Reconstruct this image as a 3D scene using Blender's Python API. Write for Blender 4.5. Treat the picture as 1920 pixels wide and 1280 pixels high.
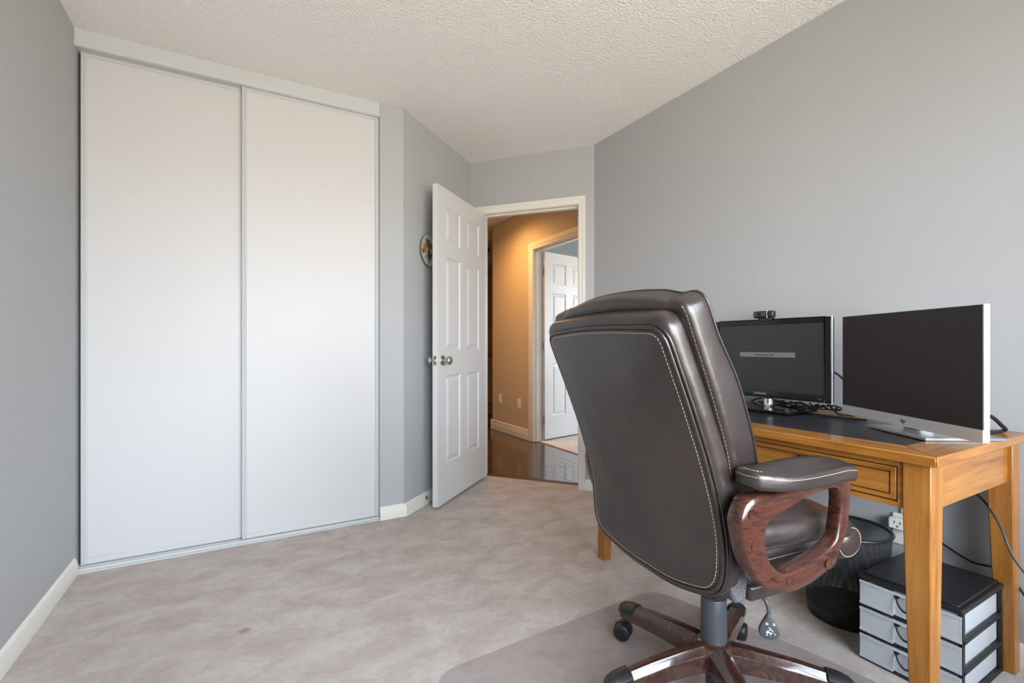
import bpy, bmesh, math, random
from mathutils import Vector, Matrix
random.seed(7)
PI = math.pi
S = bpy.context.scene
COL = S.collection
for o in list(bpy.data.objects):
    bpy.data.objects.remove(o, do_unlink=True)

# ------------------------------------------------------------------ camera
cd = bpy.data.cameras.new('camera')
cam = bpy.data.objects.new('camera', cd)
COL.objects.link(cam)
cd.sensor_width = 36.0
cd.lens = 890.0 / 1920.0 * 36.0
cd.shift_y = 8.0 / 1920.0
cd.clip_start = 0.02
cam.location = (0, 0, 1.022)
cam.rotation_euler = (PI / 2, 0, -math.radians(29.425))
S.camera = cam

# ------------------------------------------------------------------ colour management
S.view_settings.view_transform = 'Standard'
S.view_settings.look = 'None'
S.view_settings.gamma = 1.0
S.view_settings.use_curve_mapping = False
S.view_settings.exposure = 0.0

# ------------------------------------------------------------------ daylight outside
SKY_STRENGTH = 21.5
w = bpy.data.worlds.new('daylight')
S.world = w
w.use_nodes = True
nt = w.node_tree
nt.nodes.clear()
wo = nt.nodes.new('ShaderNodeOutputWorld')
bg = nt.nodes.new('ShaderNodeBackground')
tc = nt.nodes.new('ShaderNodeTexCoord')
sx = nt.nodes.new('ShaderNodeSeparateXYZ')
rp = nt.nodes.new('ShaderNodeValToRGB')
mr = nt.nodes.new('ShaderNodeMapRange')
mr.inputs[1].default_value = -1.0
mr.inputs[2].default_value = 1.0
nt.links.new(tc.outputs['Generated'], sx.inputs[0])
nt.links.new(sx.outputs['Z'], mr.inputs[0])
nt.links.new(mr.outputs[0], rp.inputs[0])
rp.color_ramp.elements[0].position = 0.0
rp.color_ramp.elements[0].color = (0.57, 0.515, 0.435, 1)
rp.color_ramp.elements[1].position = 1.0
rp.color_ramp.elements[1].color = (0.66, 0.82, 1.0, 1)
e = rp.color_ramp.elements.new(0.47); e.color = (0.59, 0.535, 0.455, 1)
e = rp.color_ramp.elements.new(0.53); e.color = (0.88, 0.94, 1.0, 1)
bg.inputs[1].default_value = SKY_STRENGTH
nt.links.new(rp.outputs[0], bg.inputs[0])
nt.links.new(bg.outputs[0], wo.inputs[0])


def area(name, loc, rot, sx_, sy_, power, col, portal=False):
    l = bpy.data.lights.new(name, 'AREA')
    l.shape = 'RECTANGLE'
    l.size = sx_
    l.size_y = sy_
    l.energy = power
    l.color = col
    o = bpy.data.objects.new(name, l)
    COL.objects.link(o)
    o.location = loc
    o.rotation_euler = rot
    if portal:
        l.cycles.is_portal = True
    return o


# window of this room (behind the camera) and of the room across the hall
WX0, WX1, WZ0, WZ1 = -0.35, 1.85, 0.55, 2.12
RY = -0.95                      # inner face of the window wall
area('daylight_portal', ((WX0 + WX1) / 2, RY - 0.13, (WZ0 + WZ1) / 2), (PI / 2, 0, 0), WX1 - WX0, WZ1 - WZ0, 1, (1, 1, 1), True)
OW = dict(y0=2.55, y1=4.05, z0=0.85, z1=2.1, x=5.5)
area('daylight_portal', (OW['x'] + 0.13, (OW['y0'] + OW['y1']) / 2, (OW['z0'] + OW['z1']) / 2), (0, PI / 2, 0), OW['z1'] - OW['z0'], OW['y1'] - OW['y0'], 1, (1, 1, 1), True)


# ------------------------------------------------------------------ material helpers
def srgb(r, g, b):
    def f(c):
        c /= 255.0
        return c / 12.92 if c <= 0.04045 else ((c + 0.055) / 1.055) ** 2.4
    return (f(r), f(g), f(b), 1)


class M:
    """a small wrapper round a node material with a Principled shader"""
    def __init__(s, name, col, rough=0.5, metal=0.0, spec=0.5, coat=0.0):
        s.m = bpy.data.materials.new(name)
        s.m.use_nodes = True
        s.t = s.m.node_tree
        s.p = s.t.nodes['Principled BSDF']
        s.out = s.t.nodes['Material Output']
        s.p.inputs['Base Color'].default_value = col
        s.p.inputs['Roughness'].default_value = rough
        s.p.inputs['Metallic'].default_value = metal
        s.p.inputs['Specular IOR Level'].default_value = spec
        s.p.inputs['Coat Weight'].default_value = coat
        s.p.inputs['Coat Roughness'].default_value = 0.06
        s.tc = s.t.nodes.new('ShaderNodeTexCoord')

    def n(s, k):
        return s.t.nodes.new(k)

    def l(s, a, b):
        s.t.links.new(a, b)

    def map(s, scale=(1, 1, 1), rot=(0, 0, 0), src='Object'):
        mp = s.n('ShaderNodeMapping')
        mp.inputs['Scale'].default_value = scale
        mp.inputs['Rotation'].default_value = rot
        s.l(s.tc.outputs[src], mp.inputs[0])
        return mp.outputs[0]

    def noise(s, vec, scale, detail=3.0, rough=0.5, dist=0.0):
        x = s.n('ShaderNodeTexNoise')
        x.inputs['Scale'].default_value = scale
        x.inputs['Detail'].default_value = detail
        x.inputs['Roughness'].default_value = rough
        x.inputs['Distortion'].default_value = dist
        s.l(vec, x.inputs['Vector'])
        return x.outputs['Fac']

    def ramp(s, fac, stops):
        r = s.n('ShaderNodeValToRGB')
        els = r.color_ramp.elements
        els[0].position, els[0].color = stops[0]
        els[1].position, els[1].color = stops[-1]
        for p, c in stops[1:-1]:
            e = els.new(p)
            e.color = c
        s.l(fac, r.inputs[0])
        return r.outputs[0]

    def color(s, sock):
        s.l(sock, s.p.inputs['Base Color'])
        return s

    def mix(s, fac, a, b, mode='MIX'):
        x = s.n('ShaderNodeMix')
        x.data_type = 'RGBA'
        x.blend_type = mode
        for sock, v in ((x.inputs[0], fac), (x.inputs[6], a), (x.inputs[7], b)):
            if hasattr(v, 'links'):
                s.l(v, sock)
            else:
                sock.default_value = v
        return x.outputs[2]

    def bump(s, h, strength=0.3, dist=0.01):
        b = s.n('ShaderNodeBump')
        b.inputs['Strength'].default_value = strength
        b.inputs['Distance'].default_value = dist
        s.l(h, b.inputs['Height'])
        s.l(b.outputs[0], s.p.inputs['Normal'])
        return s

    def math(s, op, a, b=None):
        x = s.n('ShaderNodeMath')
        x.operation = op
        for i, v in enumerate((a, b)):
            if v is None:
                continue
            if hasattr(v, 'links'):
                s.l(v, x.inputs[i])
            else:
                x.inputs[i].default_value = v
        return x.outputs[0]


def wall_paint(name, col, rough=0.6):
    m = M(name, col, rough, spec=0.3)
    m.bump(m.noise(m.map(), 260, 2), 0.12, 0.002)
    return m.m


MAT = {}
MAT['wall'] = wall_paint('grey_wall_paint', srgb(175, 177, 179))
MAT['hallwall'] = wall_paint('tan_hall_paint', srgb(205, 187, 160))
MAT['otherwall'] = wall_paint('blue_grey_paint', srgb(160, 172, 178))

m = M('stippled_ceiling', srgb(250, 248, 245), 0.9, spec=0.1)
h = m.noise(m.map(), 95, 4, 0.6)
m.bump(m.ramp(h, [(0.36, (0, 0, 0, 1)), (0.64, (1, 1, 1, 1))]), 0.6, 0.007)
MAT['ceiling'] = m.m

m = M('white_trim_paint', srgb(226, 223, 216), 0.35, spec=0.4)
m.bump(m.noise(m.map(), 300, 1), 0.02, 0.0005)
MAT['trim'] = m.m
m = M('white_door_paint', srgb(212, 212, 212), 0.4, spec=0.4)
m.bump(m.noise(m.map((60, 60, 3)), 8, 4), 0.06, 0.002)
MAT['door'] = m.m
m = M('white_melamine', srgb(204, 204, 205), 0.42, spec=0.4)
m.bump(m.noise(m.map(), 120, 2), 0.04, 0.001)
MAT['closet'] = m.m
m = M('painted_steel', srgb(196, 199, 200), 0.3, spec=0.5)
m.bump(m.noise(m.map(), 200, 1), 0.02, 0.001)
MAT['steel'] = m.m

# carpet: brushed pile with lighter and darker swathes
m = M('cut_pile_carpet', (0.5, 0.45, 0.41, 1), 0.95, spec=0.05)
v = m.map()
big = m.noise(m.map((1.0, 1.5, 1), (0, 0, 0.5)), 5.5, 7, 0.66, 0.5)
fine = m.noise(v, 230, 4, 0.75)
mid = m.noise(v, 40, 3, 0.6)
c1 = m.ramp(big, [(0.36, srgb(226, 207, 196)), (0.5, srgb(240, 224, 214)), (0.62, srgb(250, 238, 229))])
c2 = m.mix(0.45, c1, m.ramp(fine, [(0.32, (0.70, 0.68, 0.66, 1)), (0.54, (1, 1, 1, 1))]), 'MULTIPLY')
c3 = m.mix(0.25, c2, m.ramp(mid, [(0.35, (0.7, 0.68, 0.66, 1)), (0.65, (1, 1, 1, 1))]), 'MULTIPLY')
# small tan stain
dn = m.n('ShaderNodeVectorMath'); dn.operation = 'DISTANCE'
m.l(m.tc.outputs['Object'], dn.inputs[0])
dn.inputs[1].default_value = (0.0, 1.955, 0.0)
st = m.ramp(m.math('ADD', dn.outputs['Value'], m.math('MULTIPLY', m.noise(v, 90, 3), 0.03)), [(0.026, (1, 1, 1, 1)), (0.036, (0, 0, 0, 1))])
m.color(m.mix(m.math('MULTIPLY', st, 0.6), c3, srgb(172, 128, 76)))
m.bump(m.math('ADD', fine, m.math('MULTIPLY', mid, 0.7)), 1.0, 0.012)
m.p.inputs['Sheen Weight'].default_value = 0.3
MAT['carpet'] = m.m


def wood(name, stops, scale=(30, 30, 2.2), rough=0.35, coat=0.2, grain=1.0):
    m = M(name, (1, 1, 1, 1), rough, coat=coat)
    vv = m.map(scale)
    a = m.noise(vv, 1.0, 5, 0.6, 1.2)
    b = m.noise(m.map(tuple(q * 6 for q in scale)), 1.0, 3, 0.6)
    f = m.math('ADD', m.math('MULTIPLY', a, 0.75), m.math('MULTIPLY', b, 0.25))
    m.color(m.ramp(f, stops))
    m.bump(b, 0.08 * grain, 0.002)
    return m.m


OAK = [(0.3, srgb(118, 70, 24)), (0.48, srgb(156, 100, 38)), (0.7, srgb(182, 126, 58))]
MAT['desk_y'] = wood('honey_oak_grain_lengthwise', OAK, (24, 1.8, 24), coat=0.35)
MAT['desk_x'] = wood('honey_oak_grain_crosswise', OAK, (1.8, 24, 24), coat=0.35)
MAT['desk_z'] = wood('honey_oak_grain_upright', OAK, (24, 24, 1.8), coat=0.15)
m = M('dark_routed_line', srgb(48, 26, 10), 0.6)
m.bump(m.noise(m.map(), 90, 2), 0.1, 0.001)
MAT['groove'] = m.m
DK = [(0.3, srgb(40, 24, 16)), (0.5, srgb(66, 40, 26)), (0.72, srgb(88, 56, 36))]
MAT['plank'] = wood('dark_walnut_plank', DK, (22, 1.6, 22), rough=0.2, coat=0.5)
MAT['thresh'] = wood('dark_walnut_threshold', DK, (22, 22, 4), rough=0.5, coat=0.0)
MAT['rail'] = wood('orange_oak_rail', [(0.3, srgb(110, 50, 14)), (0.5, srgb(150, 80, 26)), (0.7, srgb(180, 105, 44))], (30, 30, 3))

# burl look of the chair's arms and base
m = M('glossy_burl_resin', (1, 1, 1, 1), 0.25, spec=0.4, coat=0.6)
vv = m.map((1, 1, 1))
a = m.noise(m.map((14, 40, 70), (0, 0.9, 0)), 1.0, 5, 0.65, 0.5)
b = m.noise(vv, 30, 4, 0.6, 1.5)
cc = m.ramp(a, [(0.34, srgb(26, 15, 13)), (0.46, srgb(62, 33, 26)), (0.54, srgb(80, 43, 33)), (0.70, srgb(40, 23, 19))])
m.color(m.mix(0.15, cc, m.ramp(b, [(0.35, srgb(36, 22, 18)), (0.65, srgb(84, 52, 42))])))
MAT['burl'] = m.m
m = M('dark_burl_resin', (1, 1, 1, 1), 0.26, spec=0.55, coat=0.7)
a = m.noise(m.map((26, 26, 26)), 1.0, 6, 0.65, 1.6)
m.color(m.ramp(a, [(0.32, srgb(30, 18, 15)), (0.5, srgb(58, 34, 27)), (0.7, srgb(76, 48, 39))]))
MAT['burl_dark'] = m.m

# leather
def leather(name, c0, c1, rough):
    m = M(name, (1, 1, 1, 1), rough, spec=0.8)
    vv = m.map()
    m.color(m.ramp(m.noise(vv, 5, 3), [(0.35, c0), (0.65, c1)]))
    g = m.noise(vv, 520, 2)
    wv = m.noise(m.map((1, 0.7, 1.3)), 9, 3, 0.5, 0.4)
    m.bump(m.math('ADD', m.math('MULTIPLY', g, 0.05), m.math('MULTIPLY', wv, 1.0)), 0.25, 0.012)
    return m.m


MAT['leather'] = leather('dark_brown_leather', srgb(40, 32, 31), srgb(54, 44, 41), 0.32)
MAT['pipe'] = leather('dark_leather_piping', srgb(34, 28, 28), srgb(42, 35, 34), 0.35)
m = M('cream_thread', srgb(196, 178, 158), 0.8)
m.bump(m.noise(m.map(), 900, 1), 0.2, 0.0005)
MAT['thread'] = m.m

m = M('grey_spacer_mesh', srgb(60, 60, 62), 0.7)
vo = m.n('ShaderNodeTexVoronoi')
vo.inputs['Scale'].default_value = 260
m.l(m.tc.outputs['Object'], vo.inputs['Vector'])
m.color(m.ramp(vo.outputs['Distance'], [(0.15, srgb(28, 28, 30)), (0.45, srgb(96, 96, 98))]))
m.bump(vo.outputs['Distance'], 0.6, 0.003)
MAT['meshfab'] = m.m


def plain(name, col, rough=0.4, metal=0.0, spec=0.5, bscale=300, bs=0.05, coat=0.0):
    m = M(name, col, rough, metal, spec, coat)
    m.bump(m.noise(m.map(), bscale, 2), bs, 0.001)
    return m.m


MAT['black_plastic'] = plain('black_plastic', srgb(30, 31, 33), 0.4)
MAT['dark_grey'] = plain('charcoal_painted_steel', srgb(62, 66, 70), 0.42, 0.0)
MAT['black_gloss'] = plain('glossy_black_plastic', srgb(14, 15, 18), 0.08, bs=0.0)
MAT['screen'] = plain('matte_dark_screen', srgb(46, 48, 48), 0.38, bs=0.02)
MAT['screen2'] = plain('matte_black_screen', srgb(38, 37, 36), 0.45, bs=0.02)
MAT['silver'] = plain('silver_plastic', srgb(196, 197, 200), 0.38)
MAT['alu'] = plain('brushed_aluminium', srgb(168, 168, 170), 0.32, 0.7)
MAT['white_edge'] = plain('white_plastic', srgb(178, 180, 190), 0.35)
MAT['chrome'] = plain('chrome', srgb(225, 225, 228), 0.08, 1.0, bs=0.0)
MAT['nickel'] = plain('brushed_nickel', srgb(190, 187, 180), 0.28, 1.0, bs=0.03)
MAT['brass'] = plain('aged_brass', srgb(170, 160, 128), 0.35, 1.0)
MAT['plate_white'] = plain('white_switch_plastic', srgb(236, 234, 228), 0.35)
MAT['slot'] = plain('dark_slot', srgb(24, 24, 24), 0.6)
MAT['inset'] = None
m = M('black_leatherette', srgb(34, 35, 40), 0.34, spec=0.5)
v = m.map()
m.color(m.ramp(m.noise(v, 14, 5, 0.65), [(0.4, srgb(28, 29, 33)), (0.62, srgb(44, 46, 52))]))
m.bump(m.noise(v, 420, 2), 0.15, 0.001)
MAT['inset'] = m.m
MAT['cable'] = plain('black_cable', srgb(22, 22, 24), 0.5)
MAT['grey_cable'] = plain('grey_cable', srgb(72, 72, 76), 0.5)
MAT['osd'] = plain('pale_message_bar', srgb(118, 124, 114), 0.5)
MAT['ink'] = plain('dark_print', srgb(44, 48, 46), 0.6)
MAT['logo_grey'] = plain('grey_print', srgb(150, 152, 154), 0.5)
MAT['logo_dark'] = plain('dark_logo', srgb(60, 60, 62), 0.4)
MAT['icon'] = plain('white_print', srgb(225, 225, 225), 0.6)

# see-through plastic (drawers), chair mat and window glass: real transparency mixed with gloss
def see_through(name, tint, clear, rough, body):
    m = M(name, body, rough, spec=0.5)
    tr = m.n('ShaderNodeBsdfTransparent')
    tr.inputs[0].default_value = tint
    mx = m.n('ShaderNodeMixShader')
    mx.inputs[0].default_value = clear
    nz = m.noise(m.map(), 30, 2)
    m.bump(nz, 0.05, 0.002)
    m.l(m.p.outputs[0], mx.inputs[1])
    m.l(tr.outputs[0], mx.inputs[2])
    m.l(mx.outputs[0], m.out.inputs[0])
    return m.m


MAT['frosted'] = see_through('frosted_plastic', (0.92, 0.95, 0.98, 1), 0.48, 0.3, srgb(228, 230, 232))
MAT['mat'] = see_through('clear_vinyl_mat', (0.93, 0.92, 0.92, 1), 0.88, 0.35, srgb(205, 196, 194))
m = M('window_glass', (1, 1, 1, 1), 0.0)
tr = m.n('ShaderNodeBsdfTransparent')
gl = m.n('ShaderNodeBsdfGlossy'); gl.inputs['Roughness'].default_value = 0.0
fr = m.n('ShaderNodeFresnel'); fr.inputs[0].default_value = 1.35
mx = m.n('ShaderNodeMixShader')
m.l(fr.outputs[0], mx.inputs[0]); m.l(tr.outputs[0], mx.inputs[1]); m.l(gl.outputs[0], mx.inputs[2])
m.l(mx.outputs[0], m.out.inputs[0])
MAT['glass'] = m.m

# woven wire of the waste basket: diagonal wires with open gaps
m = M('black_wire_mesh', srgb(48, 48, 50), 0.45, 0.3)
uv = m.n('ShaderNodeMapping')
m.l(m.tc.outputs['UV'], uv.inputs[0])
uv.inputs['Scale'].default_value = (1, 1, 1)
sp = m.n('ShaderNodeSeparateXYZ')
m.l(uv.outputs[0], sp.inputs[0])
def wires(sgn):
    q = m.math('ADD', m.math('MULTIPLY', sp.outputs[0], 130.0), m.math('MULTIPLY', sp.outputs[1], 52.0 * sgn))
    fr_ = m.math('FRACT', q)
    return m.math('LESS_THAN', fr_, 0.37)
al = m.math('MAXIMUM', wires(1), wires(-1))
m.l(al, m.p.inputs['Alpha'])
MAT['wire'] = m.m


# ------------------------------------------------------------------ mesh helpers
class G:
    def __init__(s):
        s.v = []
        s.f = []

    def add(s, vs, fs):
        n = len(s.v)
        s.v += [tuple(p) for p in vs]
        s.f += [tuple(i + n for i in f) for f in fs]
        return s

    def box(s, x0, x1, y0, y1, z0, z1):
        return s.add([(x0, y0, z0), (x1, y0, z0), (x1, y1, z0), (x0, y1, z0), (x0, y0, z1), (x1, y0, z1), (x1, y1, z1), (x0, y1, z1)],
                     [(0, 3, 2, 1), (4, 5, 6, 7), (0, 1, 5, 4), (1, 2, 6, 5), (2, 3, 7, 6), (3, 0, 4, 7)])

    def obox(s, o, ax, ay, az, x0, x1, y0, y1, z0, z1):
        """box in a frame given by origin and three axes"""
        o, ax, ay, az = map(Vector, (o, ax, ay, az))
        pts = [o + ax * a + ay * b + az * c for c in (z0, z1) for (a, b) in ((x0, y0), (x1, y0), (x1, y1), (x0, y1))]
        return s.add(pts, [(0, 3, 2, 1), (4, 5, 6, 7), (0, 1, 5, 4), (1, 2, 6, 5), (2, 3, 7, 6), (3, 0, 4, 7)])

    def prism(s, poly, z0, z1):
        n = len(poly)
        vs = [(x, y, z0) for x, y in poly] + [(x, y, z1) for x, y in poly]
        fs = [tuple(reversed(range(n))), tuple(range(n, 2 * n))]
        fs += [(i, (i + 1) % n, n + (i + 1) % n, n + i) for i in range(n)]
        return s.add(vs, fs)

    def rings(s, rings, cap=True, closed=True):
        n = len(rings[0])
        vs = [p for r in rings for p in r]
        fs = []
        for k in range(len(rings) - 1):
            for i in range(n if closed else n - 1):
                j = (i + 1) % n
                fs.append((k * n + i, k * n + j, (k + 1) * n + j, (k + 1) * n + i))
        if cap:
            fs.append(tuple(reversed(range(n))))
            b = (len(rings) - 1) * n
            fs.append(tuple(range(b, b + n)))
        return s.add(vs, fs)

    def lathe(s, prof, n=24, o=(0, 0, 0), axis='Z', cap=True):
        rs = []
        for r, z in prof:
            ring = []
            for i in range(n):
                a = 2 * PI * i / n
                p = (r * math.cos(a), r * math.sin(a), z)
                if axis == 'X':
                    p = (z, p[0], p[1])
                elif axis == 'Y':
                    p = (p[1], z, p[0])
                ring.append((p[0] + o[0], p[1] + o[1], p[2] + o[2]))
            rs.append(ring)
        return s.rings(rs, cap)

    def tube(s, pts, r, n=8, closed=False, cap=True):
        pts = [Vector(p) for p in pts]
        m_ = len(pts)
        rs = []
        up = None
        for i, p in enumerate(pts):
            a = pts[(i - 1) % m_] if (closed or i > 0) else p
            b = pts[(i + 1) % m_] if (closed or i < m_ - 1) else p
            t = (b - a)
            t = t.normalized() if t.length > 1e-9 else Vector((0, 0, 1))
            if up is None:
                up = Vector((0, 0, 1)) if abs(t.z) < 0.9 else Vector((1, 0, 0))
            x = t.cross(up)
            if x.length < 1e-6:
                x = t.cross(Vector((0.3, 0.5, 0.8)))
            x.normalize()
            up = x.cross(t).normalized()
            rr = r[i] if isinstance(r, (list, tuple)) else r
            rs.append([p + (x * math.cos(2 * PI * k / n) + up * math.sin(2 * PI * k / n)) * rr for k in range(n)])
        if closed:
            rs.append(rs[0])
            return s.rings(rs, False)
        return s.rings(rs, cap)


def link(name, g, mat, parent=None, smooth=False, bevel=0.0, seg=2, sub=0, angle=35, loc=None):
    me = bpy.data.meshes.new(name)
    me.from_pydata([tuple(p) for p in g.v], [], g.f)
    bm = bmesh.new()
    bm.from_mesh(me)
    bmesh.ops.remove_doubles(bm, verts=bm.verts, dist=1e-6)
    bmesh.ops.recalc_face_normals(bm, faces=bm.faces)
    bm.to_mesh(me)
    bm.free()
    if isinstance(mat, str):
        mat = MAT[mat]
    me.materials.append(mat)
    o = bpy.data.objects.new(name, me)
    COL.objects.link(o)
    if parent:
        o.parent = parent
    if loc:
        o.location = loc
    if bevel:
        b = o.modifiers.new('bevel', 'BEVEL')
        b.width = bevel
        b.segments = seg
        b.limit_method = 'ANGLE'
        b.angle_limit = math.radians(30)
        b.harden_normals = False
    if sub:
        sb = o.modifiers.new('sub', 'SUBSURF')
        sb.levels = sub
        sb.render_levels = sub
    if smooth or bevel:
        for p in me.polygons:
            p.use_smooth = True
        if not sub and not smooth:
            pass
        if angle and not sub:
            try:
                me.set_sharp_from_angle(angle=math.radians(angle))
            except Exception:
                pass
    return o


def thing(name, label, cat, loc=(0, 0, 0), rz=0.0, group=None):
    o = bpy.data.objects.new(name, None)
    o.empty_display_size = 0.1
    COL.objects.link(o)
    o.location = loc
    o.rotation_euler = (0, 0, rz)
    tag(o, label, cat, group)
    return o


def tag(o, label, cat, group=None):
    o['label'] = label
    o['category'] = cat
    if group:
        o['group'] = group
    return o


def struct(o, label, cat):
    o['kind'] = 'structure'
    return tag(o, label, cat)


def text(name, s, size, mat, parent, loc, rot, shear=0.0, ext=0.0006):
    c = bpy.data.curves.new(name, 'FONT')
    c.body = s
    c.size = size
    c.align_x = 'CENTER'
    c.align_y = 'CENTER'
    c.extrude = ext
    c.shear = shear
    tmp = bpy.data.objects.new(name + '_tmp', c)
    COL.objects.link(tmp)
    dg = bpy.context.evaluated_depsgraph_get()
    me = bpy.data.meshes.new_from_object(tmp.evaluated_get(dg))
    bpy.data.objects.remove(tmp, do_unlink=True)
    me.materials.clear()
    me.materials.append(MAT[mat])
    o = bpy.data.objects.new(name, me)
    COL.objects.link(o)
    o.parent = parent
    o.location = loc
    o.rotation_euler = rot
    return o


def spline(pts, n=12):
    """Catmull-Rom through points"""
    P = [Vector(p) for p in pts]
    out = []
    for i in range(len(P) - 1):
        a = P[i - 1] if i else P[0] * 2 - P[1]
        b, c = P[i], P[i + 1]
        d = P[i + 2] if i + 2 < len(P) else P[-1] * 2 - P[-2]
        for k in range(n):
            t = k / n
            out.append(0.5 * ((2 * b) + (c - a) * t + (2 * a - 5 * b + 4 * c - d) * t * t + (3 * b - a - 3 * c + d) * t ** 3))
    out.append(P[-1])
    return out


def loop_spline(pts, n=6):
    P = [Vector(p) for p in pts]
    m_ = len(P)
    out = []
    for i in range(m_):
        a, b, c, d = P[i - 1], P[i], P[(i + 1) % m_], P[(i + 2) % m_]
        for k in range(n):
            t = k / n
            out.append(0.5 * ((2 * b) + (c - a) * t + (2 * a - 5 * b + 4 * c - d) * t * t + (3 * b - a - 3 * c + d) * t ** 3))
    return out


def resample(pts, n, closed=True):
    P = list(pts) + ([pts[0]] if closed else [])
    L = [0.0]
    for a, b in zip(P, P[1:]):
        L.append(L[-1] + (b - a).length)
    out = []
    k = 0
    for i in range(n):
        t = L[-1] * i / (n if closed else n - 1)
        while k < len(L) - 2 and L[k + 1] < t:
            k += 1
        d = L[k + 1] - L[k]
        out.append(P[k].lerp(P[k + 1], (t - L[k]) / d if d > 1e-9 else 0))
    return out


# ------------------------------------------------------------------ room shell
HC = 2.44
XL, XR, YC = -0.66, 2.15, 2.81
D0 = Vector((1.53, 3.37, 0))                 # corner of angled wall and door wall
DT = Vector((0.64222, -0.76652, 0))          # along the door wall, to the right
DN = Vector((0.76652, 0.64222, 0))           # out of the room, through the door
A0 = Vector((0.84, 2.80, 0))
AT = Vector((0.77096, 0.63688, 0))
AN = Vector((-0.63688, 0.77096, 0))
UP = Vector((0, 0, 1))
DOOR0, DOOR1, DOORH = 0.095, 0.849, 2.03

seam0 = D0 + DN * 0.092 - DT * 0.05
seam1 = D0 + DN * 0.092 + DT * 1.06
cp = [(XL - 0.1, RY - 0.1), (XR + 0.1, RY - 0.1), (XR + 0.1, 2.60), (seam1.x, seam1.y), (seam0.x, seam0.y), (A0.x - 0.09, A0.y + 0.11), (0.75, 3.45), (XL - 0.1, 3.45)]
struct(link('floor', G().prism(cp, -0.06, 0.0), 'carpet'), 'pale beige cut pile carpet of the room', 'floor')

cpoly = [(XL - 0.1, RY - 0.1), (XR + 0.1, RY - 0.1), (XR + 0.1, 2.62), (D0.x + DT.x * 0.96 + DN.x * 0.1, D0.y + DT.y * 0.96 + DN.y * 0.1), (D0.x + DN.x * 0.1, D0.y + DN.y * 0.1 + 0.02), (A0.x - 0.07, A0.y + 0.1), (0.75, 3.45), (XL - 0.1, 3.45)]
struct(link('ceiling', G().prism(cpoly, HC, HC + 0.12), 'ceiling'), 'white stippled ceiling of the room', 'ceiling')

struct(link('wall_left', G().box(XL - 0.1, XL, RY - 0.1, 3.45, 0, HC), 'wall'), 'grey painted wall left of the closet', 'wall')
struct(link('wall_right', G().box(XR, XR + 0.1, RY - 0.1, 2.70, 0, HC + 0.06), 'wall'), 'long grey painted wall behind the desk', 'wall')
struct(link('wall_far', G().box(0.69, 0.845, 2.803, 2.90, 0, HC), 'wall', bevel=0.006), 'narrow grey wall strip right of the closet', 'wall')
struct(link('wall_closet', G().box(XL, 0.75, 3.40, 3.5, 0, HC).box(0.69, 0.75, 2.9, 3.4, 0, HC), 'wall'), 'inner walls of the closet behind the sliding panels', 'wall')
struct(link('wall_angled', G().obox(A0, AT, AN, UP, -0.004, 0.93, 0, 0.09, 0, HC), 'wall'), 'angled grey wall behind the open white door', 'wall')
gd = G()
gd.obox(D0, DT, DN, UP, -0.02, DOOR0 - 0.018, 0, 0.115, 0, HC + 0.06)
gd.obox(D0, DT, DN, UP, DOOR1 + 0.018, 1.05, 0, 0.115, 0, HC + 0.06)
gd.obox(D0, DT, DN, UP, DOOR0 - 0.018, DOOR1 + 0.018, 0, 0.115, DOORH + 0.018, HC + 0.06)
struct(link('wall_door', gd, 'wall'), 'grey wall with the doorway to the hall', 'wall')
# window wall behind the camera
g = G()
g.box(XL - 0.1, WX0, RY - 0.12, RY, 0, HC)
g.box(WX1, XR + 0.1, RY - 0.12, RY, 0, HC)
g.box(WX0, WX1, RY - 0.12, RY, 0, WZ0)
g.box(WX0, WX1, RY - 0.12, RY, WZ1, HC)
struct(link('wall_window', g, 'wall'), 'grey wall with the window, behind the viewer', 'wall')


def window(name, o, ax, ay, wid, z0, z1, label):
    """o: lower corner on the inner face, ax along the wall, ay outward"""
    r = bpy.data.objects.new(name, None)
    COL.objects.link(r)
    struct(r, label, 'window')
    g = G()
    for a, b in ((0, 0.05), (wid - 0.05, wid), (wid / 2 - 0.03, wid / 2 + 0.03)):
        g.obox(o, ax, ay, UP, a, b, 0.04, 0.10, z0, z1)
    for a, b in ((z0, z0 + 0.05), (z1 - 0.05, z1)):
        g.obox(o, ax, ay, UP, 0, wid, 0.04, 0.10, a, b)
    link('window_frame', g, 'trim', r, bevel=0.003)
    link('window_sill', G().obox(o, ax, ay, UP, -0.04, wid + 0.04, -0.05, 0.05, z0 - 0.03, z0), 'trim', r, bevel=0.004)
    for a, b in ((0.05, wid / 2 - 0.03), (wid / 2 + 0.03, wid - 0.05)):
        link('pane', G().obox(o, ax, ay, UP, a, b, 0.068, 0.072, z0 + 0.05, z1 - 0.05), 'glass', r)
    return r


window('window_1', Vector((WX1, RY, 0)), Vector((-1, 0, 0)), Vector((0, -1, 0)), WX1 - WX0, WZ0, WZ1, 'wide white framed window behind the viewer')

# ---- closet: fascia, tracks and two sliding panels
CX0, CX1 = XL, 0.69
prof = [(0.0, HC), (0.0, HC - 0.057), (-0.007, HC - 0.061), (-0.005, HC - 0.076), (0.001, HC - 0.080), (0.075, HC - 0.079), (0.075, HC)]
g = G()
g.rings([[(x, 2.800 + p[0], p[1]) for p in prof] for x in (CX0, CX1)])
struct(link('trim_1', g, 'steel'), 'pale steel head track above the sliding closet panels', 'track')
g = G()
g.box(CX0, CX1, 2.800, 2.815, 0, 0.006)
g.box(CX0, CX1, 2.815, 2.875, 0, 0.010)
for y in (2.815, 2.842, 2.870):
    g.box(CX0, CX1, y, y + 0.004, 0.01, 0.018)
struct(link('trim_2', g, 'steel'), 'pale steel floor track under the sliding closet panels', 'track')


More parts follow.
